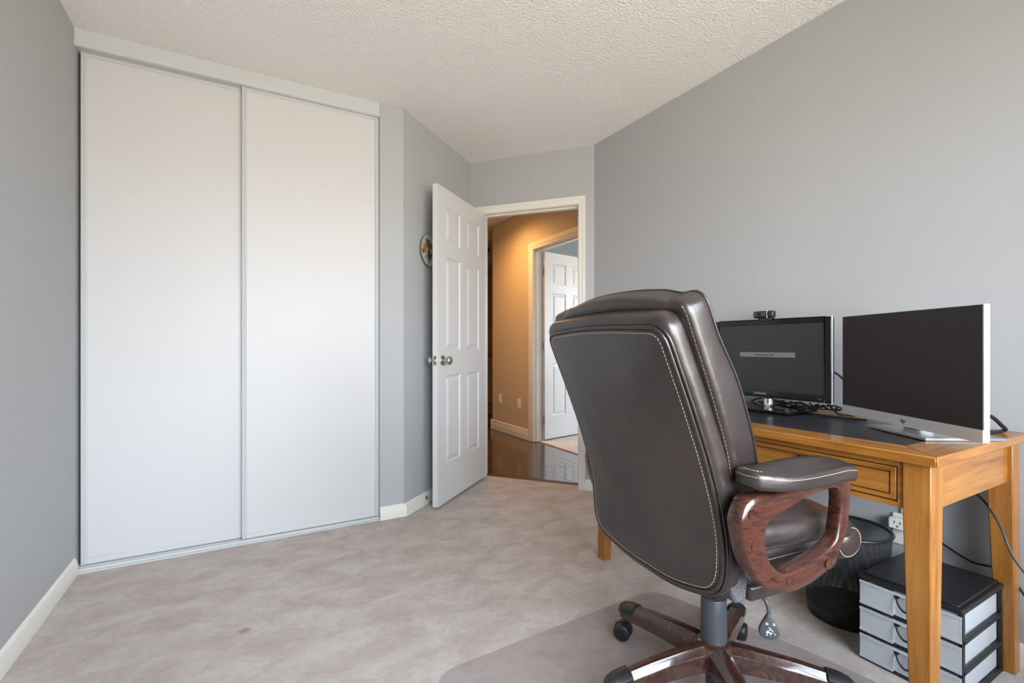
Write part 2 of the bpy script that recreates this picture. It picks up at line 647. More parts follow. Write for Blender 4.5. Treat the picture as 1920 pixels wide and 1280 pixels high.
def slider(name, x0, x1, y, label):
    r = bpy.data.objects.new(name, None)
    COL.objects.link(r)
    r.location = ((x0 + x1) / 2, y, 0)
    struct(r, label, 'door')
    hw = (x1 - x0) / 2
    zt, zb = HC - 0.072, 0.022
    link('panel', G().box(-hw + 0.012, hw - 0.012, -0.004, 0.004, zb + 0.006, zt - 0.006), 'closet', r)
    for sgn in (-1, 1):
        pr = [(0, -0.013), (0.006, -0.014), (0.009, -0.010), (0.014, -0.012), (0.021, -0.006), (0.021, 0.006), (0, 0.012)]
        rg = [[(sgn * (hw - a), b, z) for a, b in pr] for z in (zb, zt)]
        link('stile', G().rings(rg), 'steel', r)
    link('rail', G().box(-hw + 0.021, hw - 0.021, -0.009, 0.009, zb, zb + 0.026), 'closet', r, bevel=0.002)
    link('rail', G().box(-hw + 0.021, hw - 0.021, -0.008, 0.008, zt - 0.022, zt), 'steel', r, bevel=0.002)
    return r


slider('door_1', CX0 + 0.012, 0.022, 2.856, 'left white sliding closet panel, next to the left wall')
slider('door_2', -0.010, CX1 - 0.002, 2.829, 'right white sliding closet panel, overlapping in front')

# ---- baseboards
BPROF = [(0, 0), (0.014, 0), (0.014, 0.048), (0.011, 0.054), (0.011, 0.062), (0.006, 0.072), (0, 0.078)]


def baseboard(name, p0, p1, inward, label):
    p0, p1 = Vector(p0), Vector(p1)
    i = Vector(inward).normalized()
    g = G().rings([[p + i * a + UP * z for a, z in BPROF] for p in (p0, p1)])
    struct(link(name, g, 'trim', bevel=0.001), label, 'baseboard')


baseboard('baseboard_left', (XL, RY, 0), (XL, 2.80, 0), (1, 0, 0), 'white baseboard along the left wall')
baseboard('baseboard_far', (0.692, 2.803, 0), (0.848, 2.803, 0), (0, -1, 0), 'short white baseboard right of the closet')
baseboard('baseboard_angled', A0 - AT * 0.0, A0 + AT * 0.875, -AN, 'white baseboard along the angled wall')
baseboard('baseboard_right', (XR, RY, 0), (XR, 2.61, 0), (-1, 0, 0), 'white baseboard behind the desk')
baseboard('baseboard_window', (XL, RY, 0), (XR, RY, 0), (0, 1, 0), 'white baseboard under the window')
baseboard('baseboard_door', D0 + DT * (DOOR1 + 0.05), D0 + DT * 0.958, -DN, 'short white baseboard right of the doorway')

# ---- doorway: jamb, stop and casing
r = bpy.data.objects.new('trim_3', None)
COL.objects.link(r)
struct(r, 'white casing and jamb of the doorway to the hall', 'door frame')
g = G()
g.obox(D0, DT, DN, UP, DOOR0 - 0.018, DOOR0, 0, 0.115, 0, DOORH)
g.obox(D0, DT, DN, UP, DOOR1, DOOR1 + 0.018, 0, 0.115, 0, DOORH)
g.obox(D0, DT, DN, UP, DOOR0 - 0.018, DOOR1 + 0.018, 0, 0.115, DOORH, DOORH + 0.018)
link('jamb', g, 'trim', r)
g = G()
g.obox(D0, DT, DN, UP, DOOR0, DOOR0 + 0.010, 0.040, 0.075, 0, DOORH)
g.obox(D0, DT, DN, UP, DOOR1 - 0.010, DOOR1, 0.040, 0.075, 0, DOORH)
g.obox(D0, DT, DN, UP, DOOR0, DOOR1, 0.040, 0.075, DOORH - 0.010, DOORH)
link('stop', g, 'trim', r)


def casing(name, parent, O, T, N, a0, a1, ztop, wd=0.055, side=-1, z0=0.0, foot=True):
    """profiled casing round an opening; side -1: proud of the face towards -N"""
    pr = [(0.004, 0.0), (0.004, 0.008), (0.012, 0.011), (0.030, 0.012), (0.036, 0.016), (wd, 0.017), (wd, 0.0)]
    def pt(a, z, d):
        return O + T * a + UP * z + N * (side * d)
    for sgn, a in ((-1, a0), (1, a1)):
        rg = [[pt(a + sgn * o_, z0, d) for o_, d in pr], [pt(a + sgn * o_, ztop + o_, d) for o_, d in pr]]
        link('casing', G().rings(rg), 'trim', parent)
    rg = [[pt(a0 - o_, ztop + o_, d) for o_, d in pr], [pt(a1 + o_, ztop + o_, d) for o_, d in pr]]
    link('casing', G().rings(rg), 'trim', parent)


casing('casing', r, D0, DT, DN, DOOR0, DOOR1, DOORH, 0.055)


# ---- six panel doors
def six_panel(name, origin, ang, wid, label, knob=True, th=0.035, hgt=2.005, z0=0.022, side=1):
    """leaf local frame: x from hinge to free edge, y thickness (0..-th*side), z up"""
    r = bpy.data.objects.new(name, None)
    COL.objects.link(r)
    r.location = (origin[0], origin[1], z0)
    r.rotation_euler = (0, 0, ang)
    struct(r, label, 'door')
    st, mu = 0.112 * wid / 0.75, 0.105 * wid / 0.75
    pw = (wid - 2 * st - mu) / 2
    xs = [(st, st + pw), (st + pw + mu, wid - st)]
    zs = [(0.245, 0.245 + 0.565), (0.975, 0.975 + 0.595), (1.665, 1.665 + 0.225)]
    y0, y1 = (-th, 0) if side > 0 else (0, th)
    g = G()
    # stiles, rails and mullions between the panel openings
    g.box(0, st, y0, y1, 0, hgt)
    g.box(wid - st, wid, y0, y1, 0, hgt)
    zc = [0] + [q for p in zs for q in p] + [hgt]
    for a in range(0, len(zc), 2):
        g.box(st, wid - st, y0, y1, zc[a], zc[a + 1])
    for a, b in zs:
        g.box(st + pw, st + pw + mu, y0, y1, a, b)
    link('leaf', g, 'door', r)
    for x0, x1 in xs:
        for a, b in zs:
            g = G()
            ym = (y0 + y1) / 2
            for yy, sg in ((y1, -1), (y0, 1)):
                def rect(i, d):
                    return [(x0 + i, yy + sg * d, a + i), (x1 - i, yy + sg * d, a + i), (x1 - i, yy + sg * d, b - i), (x0 + i, yy + sg * d, b - i)]
                rs = [rect(0, 0.0), rect(0.010, 0.009), rect(0.018, 0.009), rect(0.040, 0.002)]
                g.rings(rs, cap=False)
                n = len(g.v)
                g.f.append((n - 4, n - 3, n - 2, n - 1))
            link('panel', g, 'door', r)
    if knob:
        zk = 0.93 - z0
        xk = wid - 0.062
        for sg, yk in ((1, y1), (-1, y0)):
            pr = [(0.0, 0), (0.033, 0.0), (0.033, 0.004), (0.028, 0.009), (0.013, 0.011), (0.011, 0.022), (0.013, 0.030), (0.022, 0.034), (0.027, 0.043), (0.0275, 0.051), (0.024, 0.060), (0.014, 0.066), (0.0, 0.067)]
            g = G().lathe([(max(a, 0.0003), sg * b) for a, b in pr], 24, (xk, yk, zk), 'Y')
            k = link('knob', g, 'nickel', r, smooth=True, angle=50)
            k['label'] = 'brushed nickel round door knob'
        g = G().box(wid, wid + 0.0015, y0 + 0.006, y1 - 0.006, zk - 0.028, zk + 0.028)
        lp = link('latch_plate', g, 'nickel', r, bevel=0.0006)
        link('latch_bolt', G().box(wid, wid + 0.011, (y0 + y1) / 2 - 0.007, (y0 + y1) / 2 + 0.007, zk - 0.009, zk + 0.009), 'nickel', lp, bevel=0.003)
    for zh in (0.2, 1.0, 1.8):
        g = G().lathe([(0.006, zh - 0.045), (0.006, zh + 0.045)], 10, (-0.004, y1 if side > 0 else y0, 0))
        g.box(-0.002, 0.0, y0 + 0.004, y1 - 0.002, zh - 0.045, zh + 0.045)
        link('hinge', g, 'nickel', r)
    return r


hinge = D0 + DT * (DOOR0 - 0.004) - DN * 0.008
ang = math.atan2(-DN.y, -DN.x) + math.radians(0.8)
six_panel('door_3', hinge, ang, 0.745, 'open white six panel door with nickel knob', side=-1)

# ------------------------------------------------------------------ hall
HX = 2.68
HCH = 2.50
HE = 5.25                       # far end of the hall wall


def clip(poly, p, n):
    """keep the part of poly where (q-p).n >= 0"""
    out = []
    for i in range(len(poly)):
        a, b = Vector(poly[i]), Vector(poly[(i + 1) % len(poly)])
        da, db = (a - p).dot(n), (b - p).dot(n)
        if da >= 0:
            out.append(a)
        if da * db < 0:
            out.append(a + (b - a) * (da / (da - db)))
    return out


fh = link('floor_hall', G().prism([(1.3, 2.6), (HX + 0.06, 2.6), (HX + 0.06, HE), (4.6, HE), (4.6, 8.0), (1.3, 8.0)], -0.08, -0.0125), 'groove')
struct(fh, 'dark hardwood plank floor of the hall', 'floor')
sp2 = (D0 + DN * 0.150).to_2d()
sn2 = DN.to_2d()
PWD = 0.092
row = 0
x = 1.42
rnd = random.Random(3)
while x < 4.55:
    y = 2.75 - rnd.random() * 0.9
    xe = HX + 0.055 if x < HX + 0.03 else 4.59
    if x >= HX + 0.03:
        y = HE
    while y < 7.9:
        ln = 0.8 + rnd.random() * 0.5
        poly = [Vector((x + 0.0012, y + 0.0012)), Vector((min(x + PWD, xe) - 0.0012, y + 0.0012)), Vector((min(x + PWD, xe) - 0.0012, min(y + ln, 7.95) - 0.0012)), Vector((x + 0.0012, min(y + ln, 7.95) - 0.0012))]
        poly = clip(poly, sp2, sn2)
        if len(poly) >= 3 and y + ln > 2.8 and max(p.y for p in poly) > 2.8:
            c = sum(poly, Vector((0, 0))) / len(poly)
            o = link('plank', G().prism([tuple(p - c) for p in poly], -0.012, 0.0), 'plank', fh, loc=(c.x, c.y, -0.004 + rnd.random() * 0.0005))
        y += ln
    x += PWD
g = G()
pr = [(0.088, -0.012), (0.088, 0.002), (0.096, 0.006), (0.138, 0.004), (0.149, -0.004), (0.149, -0.012)]
g.rings([[D0 + DT * a + DN * b + UP * z for b, z in pr] for a in (DOOR0, DOOR1)])
struct(link('trim_4', g, 'thresh'), 'dark wooden threshold strip between carpet and hall floor', 'threshold')

g = G()
OD0, OD1, ODH = 3.45, 4.285, 2.04
g.box(HX, HX + 0.12, OD1 + 0.018, HE, -0.05, HCH)
g.box(HX, HX + 0.12, 2.6, OD0 - 0.018, -0.05, HCH)
g.box(HX, HX + 0.12, OD0 - 0.018, OD1 + 0.018, ODH + 0.018, HCH)
struct(link('wall_hall', g, 'hallwall', bevel=0.01), 'warm tan hall wall beyond the doorway', 'wall')
struct(link('wall_hall_return', G().box(HX + 0.12, 5.7, HE - 0.1, HE, -0.05, HCH), 'hallwall'), 'tan return wall round the hall corner', 'wall')
struct(link('wall_hall_left', G().box(1.36, 1.46, 3.40, 8.0, -0.05, HCH), 'hallwall'), 'tan wall on the left of the hall', 'wall')
struct(link('wall_hall_end', G().box(XR + 0.1, HX + 0.1, 2.60, 2.72, -0.05, HCH), 'hallwall'), 'tan wall closing the near end of the hall', 'wall')
struct(link('wall_hall_far', G().box(1.36, 4.7, 7.8, 7.9, -0.05, HCH), 'hallwall'), 'tan wall at the far end of the hall', 'wall')
struct(link('wall_hall_stair', G().box(4.6, 4.7, HE, 7.9, -0.05, HCH), 'hallwall'), 'tan wall beside the stair head', 'wall')
struct(link('ceiling_hall', G().box(1.3, 5.8, 2.5, 8.0, HCH, HCH + 0.1), 'ceiling'), 'white ceiling of the hall', 'ceiling')

g = G()
HB = [(0, 0), (0.016, 0), (0.016, 0.055), (0.012, 0.060), (0.015, 0.066), (0.012, 0.078), (0.009, 0.084), (0.012, 0.092), (0.008, 0.108), (0, 0.115)]
g.rings([[(HX - a, y, z) for a, z in HB] for y in (OD1 + 0.08, HE + 0.016)])
g.rings([[(x_, HE + a, z) for a, z in HB] for x_ in (HX - 0.016, 4.6)])
struct(link('baseboard_hall', g, 'trim', bevel=0.001), 'tall moulded white baseboard of the hall wall', 'baseboard')

r = bpy.data.objects.new('trim_5', None)
COL.objects.link(r)
struct(r, 'white casing of the doorway across the hall', 'door frame')
g = G()
g.box(HX, HX + 0.12, OD1, OD1 + 0.018, 0, ODH)
g.box(HX, HX + 0.12, OD0 - 0.018, OD0, 0, ODH)
g.box(HX, HX + 0.12, OD0 - 0.018, OD1 + 0.018, ODH, ODH + 0.018)
g.box(HX + 0.03, HX + 0.075, OD1 - 0.012, OD1, 0, ODH)
g.box(HX + 0.03, HX + 0.075, OD0, OD0 + 0.012, 0, ODH)
g.box(HX + 0.03, HX + 0.075, OD0, OD1, ODH - 0.012, ODH)
link('jamb', g, 'trim', r)
casing('casing', r, Vector((HX, 0, 0)), Vector((0, 1, 0)), Vector((1, 0, 0)), OD0, OD1, ODH, 0.08)

# room across the hall
struct(link('floor_opposite', G().box(HX + 0.06, 5.6, 2.3, HE - 0.1, -0.06, 0.004), 'carpet'), 'beige carpet of the room across the hall', 'floor')
struct(link('wall_opposite', G().box(HX + 0.12, 5.5, HE - 0.2, HE - 0.1, 0, HCH).box(HX + 0.12, 5.5, 2.3, 2.4, 0, HCH), 'otherwall'), 'blue grey walls of the room across the hall', 'wall')
g = G()
g.box(OW['x'], OW['x'] + 0.12, 2.3, OW['y0'], 0, HCH)
g.box(OW['x'], OW['x'] + 0.12, OW['y1'], HE, 0, HCH)
g.box(OW['x'], OW['x'] + 0.12, OW['y0'], OW['y1'], 0, OW['z0'])
g.box(OW['x'], OW['x'] + 0.12, OW['y0'], OW['y1'], OW['z1'], HCH)
struct(link('wall_opposite_window', g, 'otherwall'), 'blue grey window wall of the room across the hall', 'wall')
window('window_2', Vector((OW['x'], OW['y0'], 0)), Vector((0, 1, 0)), Vector((1, 0, 0)), OW['y1'] - OW['y0'], OW['z0'], OW['z1'], 'white framed window of the room across the hall')
six_panel('door_4', (HX + 0.115, OD1 - 0.045), math.radians(11), 0.76, 'white six panel door standing open across the hall', side=-1)

# wall plates in the hall
def wall_plate(y, z, label):
    t = thing('outlet_plate', label, 'outlet', (HX, y, z), 0, 'white plates low on the hall wall')
    link('plate', G().box(-0.006, 0, -0.036, 0.036, -0.058, 0.058), 'plate_white', t, bevel=0.003)
    f = link('insert', G().box(-0.009, -0.006, -0.018, 0.018, -0.034, 0.034), 'plate_white', t, bevel=0.001)
    f['label'] = 'raised centre piece'


wall_plate(5.04, 0.385, 'white wall plate in the hall nearest the wall corner')
wall_plate(4.585, 0.372, 'white wall plate in the hall nearest the door casing')

# stair railing seen through the gap
t = thing('stair_railing', 'orange oak stair railing at the end of the hall', 'railing', (2.55, 6.3, 0))
link('handrail', G().tube([(0.0, 0, 0.895), (2.0, 0, 0.895)], 0.03, 10).box(0.0, 2.0, -0.035, 0.035, 0.90, 0.915), 'rail', t, bevel=0.004)
link('bottom_rail', G().box(0.0, 2.0, -0.025, 0.025, 0.0, 0.03), 'rail', t, bevel=0.003)
bal = G().lathe([(0.016, 0.03), (0.016, 0.2), (0.020, 0.21), (0.012, 0.25), (0.019, 0.40), (0.013, 0.62), (0.018, 0.68), (0.014, 0.70), (0.016, 0.87)], 12)
b0 = link('baluster', bal, 'rail', t, smooth=True)
b0.location = (0.12, 0, 0)
for i in range(1, 17):
    b = b0.copy()
    COL.objects.link(b)
    b.parent = t
    b.location = (0.12 + i * 0.112, 0, 0)
link('newel', G().box(-0.05, 0.05, -0.05, 0.05, 0, 0.30).lathe([(0.04, 0.30), (0.05, 0.33), (0.03, 0.38), (0.045, 0.62), (0.032, 0.74), (0.05, 0.78)], 16).box(-0.05, 0.05, -0.05, 0.05, 0.78, 0.98).lathe([(0.03, 0.98), (0.05, 1.01), (0.03, 1.06), (0.004, 1.07)], 16), 'rail', t)

# ceiling lamps of the hall
t = thing('ceiling_lamp', 'small dark ceiling lamp at the far end of the hall', 'lamp', (3.03, 6.2, HCH))
link('canopy', G().lathe([(0.06, 0), (0.06, -0.02), (0.02, -0.03), (0.015, -0.06)], 16), 'black_plastic', t)
link('shade', G().lathe([(0.03, -0.05), (0.085, -0.07), (0.09, -0.11), (0.05, -0.13), (0.003, -0.135)], 20), 'black_plastic', t, smooth=True)

LX, LY = 2.16, 4.42
t = thing('recessed_downlight', 'warm recessed downlight in the hall ceiling', 'lamp', (LX, LY, HCH))
link('trim_ring', G().lathe([(0.075, -0.0), (0.075, -0.006), (0.055, -0.004), (0.055, 0.0)], 24, cap=False), 'plate_white', t, smooth=True)
em = M('warm_lamp_lens', (1, 0.6, 0.25, 1), 0.5)
em.p.inputs['Emission Color'].default_value = (1.0, 0.56, 0.2, 1)
em.p.inputs['Emission Strength'].default_value = 6
link('lens', G().lathe([(0.054, -0.001), (0.054, -0.003)], 24), em.m, t)
l = bpy.data.lights.new('hall_lamp_light', 'SPOT')
l.energy = 140
l.color = (1.0, 0.52, 0.16)
l.spot_size = math.radians(165)
l.spot_blend = 1.0
l.shadow_soft_size = 0.09
lo = bpy.data.objects.new('hall_lamp_light', l)
COL.objects.link(lo)
lo.location = (LX, LY, HCH - 0.01)

# ------------------------------------------------------------------ desk
DX0, DX1, DY0, DY1, DH = 1.465, 2.13, 0.497, 1.81, 0.75
t = thing('writing_desk', 'honey oak writing desk with black inset top and tapered legs', 'desk', (DX0, DY0, 0))
DW, DL = DX1 - DX0, DY1 - DY0
fw_ = 0.105
def tb(poly, mat):
    link('top_board', G().prism(poly, DH - 0.026, DH), mat, t, bevel=0.003)
gp = 0.0006
tb([(0, gp), (fw_, fw_ + gp), (fw_, DL - fw_ - gp), (0, DL - gp)], 'desk_y')
tb([(DW, gp), (DW, DL - gp), (DW - fw_, DL - fw_ - gp), (DW - fw_, fw_ + gp)], 'desk_y')
tb([(gp, 0), (DW - gp, 0), (DW - fw_ - gp, fw_), (fw_ + gp, fw_)], 'desk_x')
tb([(gp, DL), (fw_ + gp, DL - fw_), (DW - fw_ - gp, DL - fw_), (DW - gp, DL)], 'desk_x')
o = link('inset', G().box(fw_ + 0.0005, DW - fw_ - 0.0005, fw_ + 0.0005, DL - fw_ - 0.0005, DH - 0.02, DH - 0.0015), 'inset', t)
o['label'] = 'black leatherette writing surface'
zA = 0.60
# legs: outer faces straight, inner faces taper
def leg(xo, xi, yo, yi, xb, yb):
    """o outer face, i inner face at the top, xb/yb inner faces at the floor"""
    rg = []
    for z, a, b in ((0.0, xb, yb), (zA, xi, yi), (DH - 0.026, xi, yi)):
        rg.append([(xo, yo, z), (a, yo, z), (a, b, z), (xo, b, z)])
    link('leg', G().rings(rg), 'desk_z', t, bevel=0.003)
leg(0.020, 0.090, 0.018, 0.078, 0.066, 0.060)
leg(0.020, 0.090, DL - 0.018, DL - 0.078, 0.066, DL - 0.060)
leg(DW - 0.006, DW - 0.070, 0.018, 0.078, DW - 0.050, 0.060)
leg(DW - 0.006, DW - 0.070, DL - 0.018, DL - 0.078, DW - 0.050, DL - 0.060)
link('side_apron', G().box(0.090, DW - 0.070, 0.030, 0.050, zA, DH - 0.026), 'desk_x', t, bevel=0.001)
link('side_apron', G().box(0.090, DW - 0.070, DL - 0.050, DL - 0.030, zA, DH - 0.026), 'desk_x', t, bevel=0.001)
link('back_apron', G().box(DW - 0.05, DW - 0.03, 0.078, DL - 0.078, zA, DH - 0.026), 'desk_y', t, bevel=0.001)
# front frame with three drawer openings
dr = [(0.090, 0.533), (0.556, 0.757), (0.780, 1.223)]
z0, z1 = 0.613, 0.706
g = G()
g.box(0.026, 0.046, 0.078, DL - 0.078, zA, z0)
g.box(0.026, 0.046, 0.078, DL - 0.078, z1, DH - 0.026)
ys = [0.078] + [q for d in dr for q in d] + [DL - 0.078]
for a in range(0, len(ys), 2):
    g.box(0.026, 0.046, ys[a], ys[a + 1], z0, z1)
link('front_rail', g, 'desk_y', t)
link('drawer_case', G().box(0.046, 0.40, 0.09, DL - 0.09, zA + 0.004, DH - 0.028), 'groove', t)
for i, (a, b) in enumerate(dr):
    gap = 0.0035
    d = link('drawer', G().box(0.027, 0.05, a + gap, b - gap, z0 + gap, z1 - gap), 'desk_y', t, bevel=0.002)
    g = G()
    q = 0.016
    for (ya, yb, za, zb) in ((a + q, b - q, z0 + q, z0 + q + 0.003), (a + q, b - q, z1 - q - 0.003, z1 - q), (a + q, a + q + 0.003, z0 + q, z1 - q), (b - q - 0.003, b - q, z0 + q, z1 - q)):
        g.box(0.0264, 0.028, ya, yb, za, zb)
    o = link('groove', g, 'groove', d)
    ym = (a + b) / 2
    o = link('pull', G().box(0.019, 0.027, ym - 0.036, ym + 0.036, 0.646, 0.686), 'black_plastic', d, bevel=0.002)
    o['label'] = 'dark metal label pull'
    g = G()
    for sgn in (-1, 1):
        g.box(0.0175, 0.0195, ym + sgn * 0.024 - 0.001, ym + sgn * 0.024 + 0.001, 0.652, 0.680)
    g.box(0.0175, 0.0195, ym - 0.024, ym + 0.024, 0.678, 0.680)
    link('pull_frame', g, 'nickel', d)

# ------------------------------------------------------------------ monitors
# black monitor, parallel to the wall
MY, MX = 1.275, 2.017
t = thing('computer_monitor', 'glossy black monitor with message bar, webcam on top', 'monitor', (MX, MY, DH))
zb, zt, hw = 0.043, 0.388, 0.265
link('housing', G().box(0.0, 0.022, -hw, hw, zb, zt).box(0.02, 0.05, -0.17, 0.17, 0.10, 0.33), 'black_gloss', t, bevel=0.006, seg=3)
g = G()
for ya, yb, za, zc in ((-hw, -hw + 0.0245, zb, zt), (hw - 0.0245, hw, zb, zt), (-hw + 0.0245, hw - 0.0245, zt - 0.022, zt), (-hw + 0.0245, hw - 0.0245, zb, zb + 0.03)):
    g.box(-0.006, 0.001, ya, yb, za, zc)
link('bezel', g, 'black_gloss', t, bevel=0.002)
g = G()
for ya, yb, za, zc in ((-hw - 0.0018, -hw, zb, zt), (hw, hw + 0.0018, zb, zt), (-hw, hw, zt, zt + 0.0018), (-hw, hw, zb - 0.002, zb)):
    g.box(-0.004, 0.004, ya, yb, za, zc)
o = link('edge_trim', g, 'silver', t)
o['label'] = 'thin clear edge line'
s = link('screen', G().box(-0.0022, 0.0005, -hw + 0.0245, hw - 0.0245, zb + 0.03, zt - 0.022), 'screen', t)
o = link('screen_edge', G().box(-0.0035, -0.0021, -hw + 0.0245, -hw + 0.0262, zb + 0.03, zt - 0.022), 'silver', s)
o = link('message_bar', G().box(-0.0030, -0.0021, -0.123, 0.131, 0.222, 0.243), 'osd', s)
o['label'] = 'pale message bar on the screen'
text('message_text', 'Check signal cable', 0.0125, 'ink', s, (-0.0034, 0.012, 0.2325), (PI / 2, 0, -PI / 2), ext=0.0002)
text('maker_logo', 'SAMSUNG', 0.0125, 'logo_grey', t, (-0.0064, 0.030, zb + 0.0165), (PI / 2, 0, -PI / 2), ext=0.0004)
link('power_mark', G().box(-0.0068, -0.006, -hw + 0.034, -hw + 0.050, zb + 0.010, zb + 0.016), 'logo_dark', t)
o = link('neck', G().lathe([(0.027, 0.0125), (0.022, 0.0145), (0.020, 0.018), (0.020, 0.0425)], 28, (-0.018, -0.018, 0)), 'chrome', t, smooth=True, angle=60)
o['label'] = 'chrome stand neck'
link('neck_bracket', G().box(0.006, 0.034, -0.06, 0.025, 0.030, 0.046), 'black_plastic', t, bevel=0.003)
link('stand_base', G().box(-0.175, 0.035, -0.195, 0.135, 0.0, 0.0125), 'black_gloss', t, bevel=0.004, seg=3)

# webcam
t = thing('webcam', 'black webcam clipped on top of the glossy black monitor', 'webcam', (MX, 1.282, DH + zt + 0.002))
link('body', G().box(-0.026, 0.004, -0.047, 0.047, 0.005, 0.036), 'black_plastic', t, bevel=0.009, seg=4)
link('lens_window', G().box(-0.0275, -0.0255, -0.012, 0.040, 0.011, 0.030), 'dark_grey', t, bevel=0.0008)
link('lens', G().lathe([(0.0075, -0.0275), (0.0075, -0.0295), (0.005, -0.0290), (0.0005, -0.0288)], 20, (0, 0.013, 0.0205), 'X'), 'black_gloss', t, smooth=True)
link('silver_band', G().box(-0.0262, 0.0, -0.022, -0.019, 0.0045, 0.0365), 'silver', t, bevel=0.0005)
link('clip', G().box(-0.012, 0.03, -0.024, 0.024, 0.0, 0.008).box(-0.013, -0.0085, -0.03, 0.03, -0.012, 0.006).box(0.024, 0.030, -0.022, 0.022, -0.05, 0.004), 'black_plastic', t, bevel=0.002)

# silver monitor, turned towards the chair
R0 = Vector((1.668, 0.470, 0))
L0 = Vector((1.952, 0.940, 0))
wv = (L0 - R0)
mw = wv.length
angm = math.atan2(wv.y, wv.x)
mid = (R0 + L0) / 2
# local frame: +x along the width towards the far end, +y = screen normal (towards the viewer)
t = thing('computer_monitor', 'silver monitor with white edge at the front corner of the desk', 'monitor', (mid.x, mid.y, DH), angm)
zb, zt = 0.019, 0.381
hw = mw / 2
link('housing', G().box(-hw, hw, -0.016, 0.0, zb, zt), 'white_edge', t, bevel=0.0015)
link('back_cover', G().box(-hw * 0.62, hw * 0.62, -0.034, -0.016, zb + 0.06, zt - 0.07), 'silver', t, bevel=0.008)
link('screen', G().box(-hw + 0.002, hw - 0.0022, 0.0, 0.0016, zb + 0.034, zt - 0.0018), 'screen2', t)
link('chin', G().box(-hw, hw, 0.0, 0.0026, zb, zb + 0.0335), 'silver', t, bevel=0.0008)
text('maker_logo', 'hp', 0.019, 'logo_dark', t, (-0.012, 0.0029, zb + 0.0175), (PI / 2, 0, PI), shear=0.3, ext=0.0004)
link('stand_neck', G().box(-0.035, 0.035, -0.075, -0.034, 0.008, 0.26), 'silver', t, bevel=0.004)
link('stand_base', G().prism([(-0.152, 0.047), (0.081, 0.047), (0.081, -0.178), (-0.152, -0.178)], 0.0, 0.009), 'alu', t, bevel=0.002)

# ------------------------------------------------------------------ cables
def cable(pts, r, label, mat='cable', n=10):
    g = G().tube(spline(pts, n), r, 8)
    o = link('cable', g, mat, smooth=True)
    tag(o, label, 'cable', 'cables on and under the desk')
    return o


Z = DH + 0.004
cable([(1.80, 0.62, 0.83), (1.92, 0.545, 0.822), (2.03, 0.530, 0.775), (2.06, 0.535, Z + 0.004), (1.99, 0.56, Z + 0.002), (1.85, 0.66, Z + 0.012)], 0.0055, 'thick black cable looping out behind the silver monitor')
cable([(2.05, 1.05, 0.93), (2.06, 1.00, 0.90), (2.06, 0.96, 0.84), (2.06, 0.93, Z)], 0.004, 'thin black cable hanging between the two monitors')
cable([(2.06, 1.10, 0.82), (2.05, 1.04, 0.785), (2.03, 0.99, Z), (2.04, 0.94, Z)], 0.004, 'black cable curling down at the right end of the black monitor')
cable([(2.05, 1.30, Z), (2.00, 1.18, Z + 0.004), (1.96, 1.06, Z), (1.93, 0.95, Z), (1.95, 0.86, Z)], 0.0035, 'thin cable lying flat from stand to silver monitor')
rc = random.Random(11)
for i in range(7):
    y0 = 1.38 - i * 0.035
    pts = []
    for k in range(6):
        pts.append((2.065 + rc.uniform(-0.02, 0.025), y0 - k * 0.055 + rc.uniform(-0.03, 0.03), Z + 0.010 + rc.uniform(0, 0.035) * (k % 2)))
    o = cable(pts, 0.003, 'thin black cable of the tangle behind the black monitor')
    o['group'] = 'tangled cables behind the black monitor'
cable([(2.10, 0.72, 0.63), (2.09, 0.60, 0.53), (2.02, 0.535, 0.475), (1.98, 0.495, 0.40), (1.97, 0.44, 0.33), (1.97, 0.36, 0.25), (2.0, 0.24, 0.09), (2.05, 0.10, 0.006), (2.08, -0.1, 0.005)], 0.0035, 'dark cable slanting across the rear leg of the desk', 'grey_cable')
cable([(2.135, 0.80, 0.36), (2.13, 0.72, 0.335), (2.12, 0.63, 0.30), (2.12, 0.54, 0.292), (2.11, 0.46, 0.16), (2.10, 0.40, 0.004)], 0.0035, 'black cable running along the wall behind the drawer tower')

# wall outlet under the desk
t = thing('wall_outlet', 'white outlet with plug adapter low on the wall under the desk', 'outlet', (XR, 0.825, 0.335))
link('plate', G().box(-0.006, 0, -0.036, 0.036, -0.058, 0.058), 'plate_white', t, bevel=0.002)
a = link('plug_adapter', G().box(-0.045, -0.006, -0.03, 0.034, 0.006, 0.046), 'plate_white', t, bevel=0.004)
g = G()
for y_ in (-0.004, 0.014):
    g.box(-0.0456, -0.0446, y_ - 0.0012, y_ + 0.0012, 0.028, 0.037)
g.lathe([(0.003, -0.0456), (0.003, -0.0446)], 12, (0, 0.005, 0.018), 'X')
link('socket_slot', g, 'slot', a)
link('cord_cover', G().box(-0.010, 0.0, -0.008, 0.008, 0.058, 0.30), 'plate_white', t, bevel=0.003)

# ------------------------------------------------------------------ waste basket
t = thing('waste_basket', 'round black wire mesh waste basket under the desk', 'basket', (1.985, 0.948, 0))
n = 64
rb, rt_, hh = 0.122, 0.143, 0.335
me = bpy.data.meshes.new('mesh_side')
vs, fs, uvs = [], [], []
for k, z in enumerate((0.045, hh)):
    rr = rb + (rt_ - rb) * z / hh
    for i in range(n + 1):
        a = 2 * PI * i / n
        vs.append((rr * math.cos(a), rr * math.sin(a), z))
        uvs.append((i / n, z / 0.335))
for i in range(n):
    fs.append((i, i + 1, n + 1 + i + 1, n + 1 + i))
me.from_pydata(vs, [], fs)
ul = me.uv_layers.new(name='UVMap')
for p in me.polygons:
    p.use_smooth = True
    for li in p.loop_indices:
        ul.data[li].uv = uvs[me.loops[li].vertex_index]
me.materials.append(MAT['wire'])
o = bpy.data.objects.new('mesh_side', me)
COL.objects.link(o)
o.parent = t
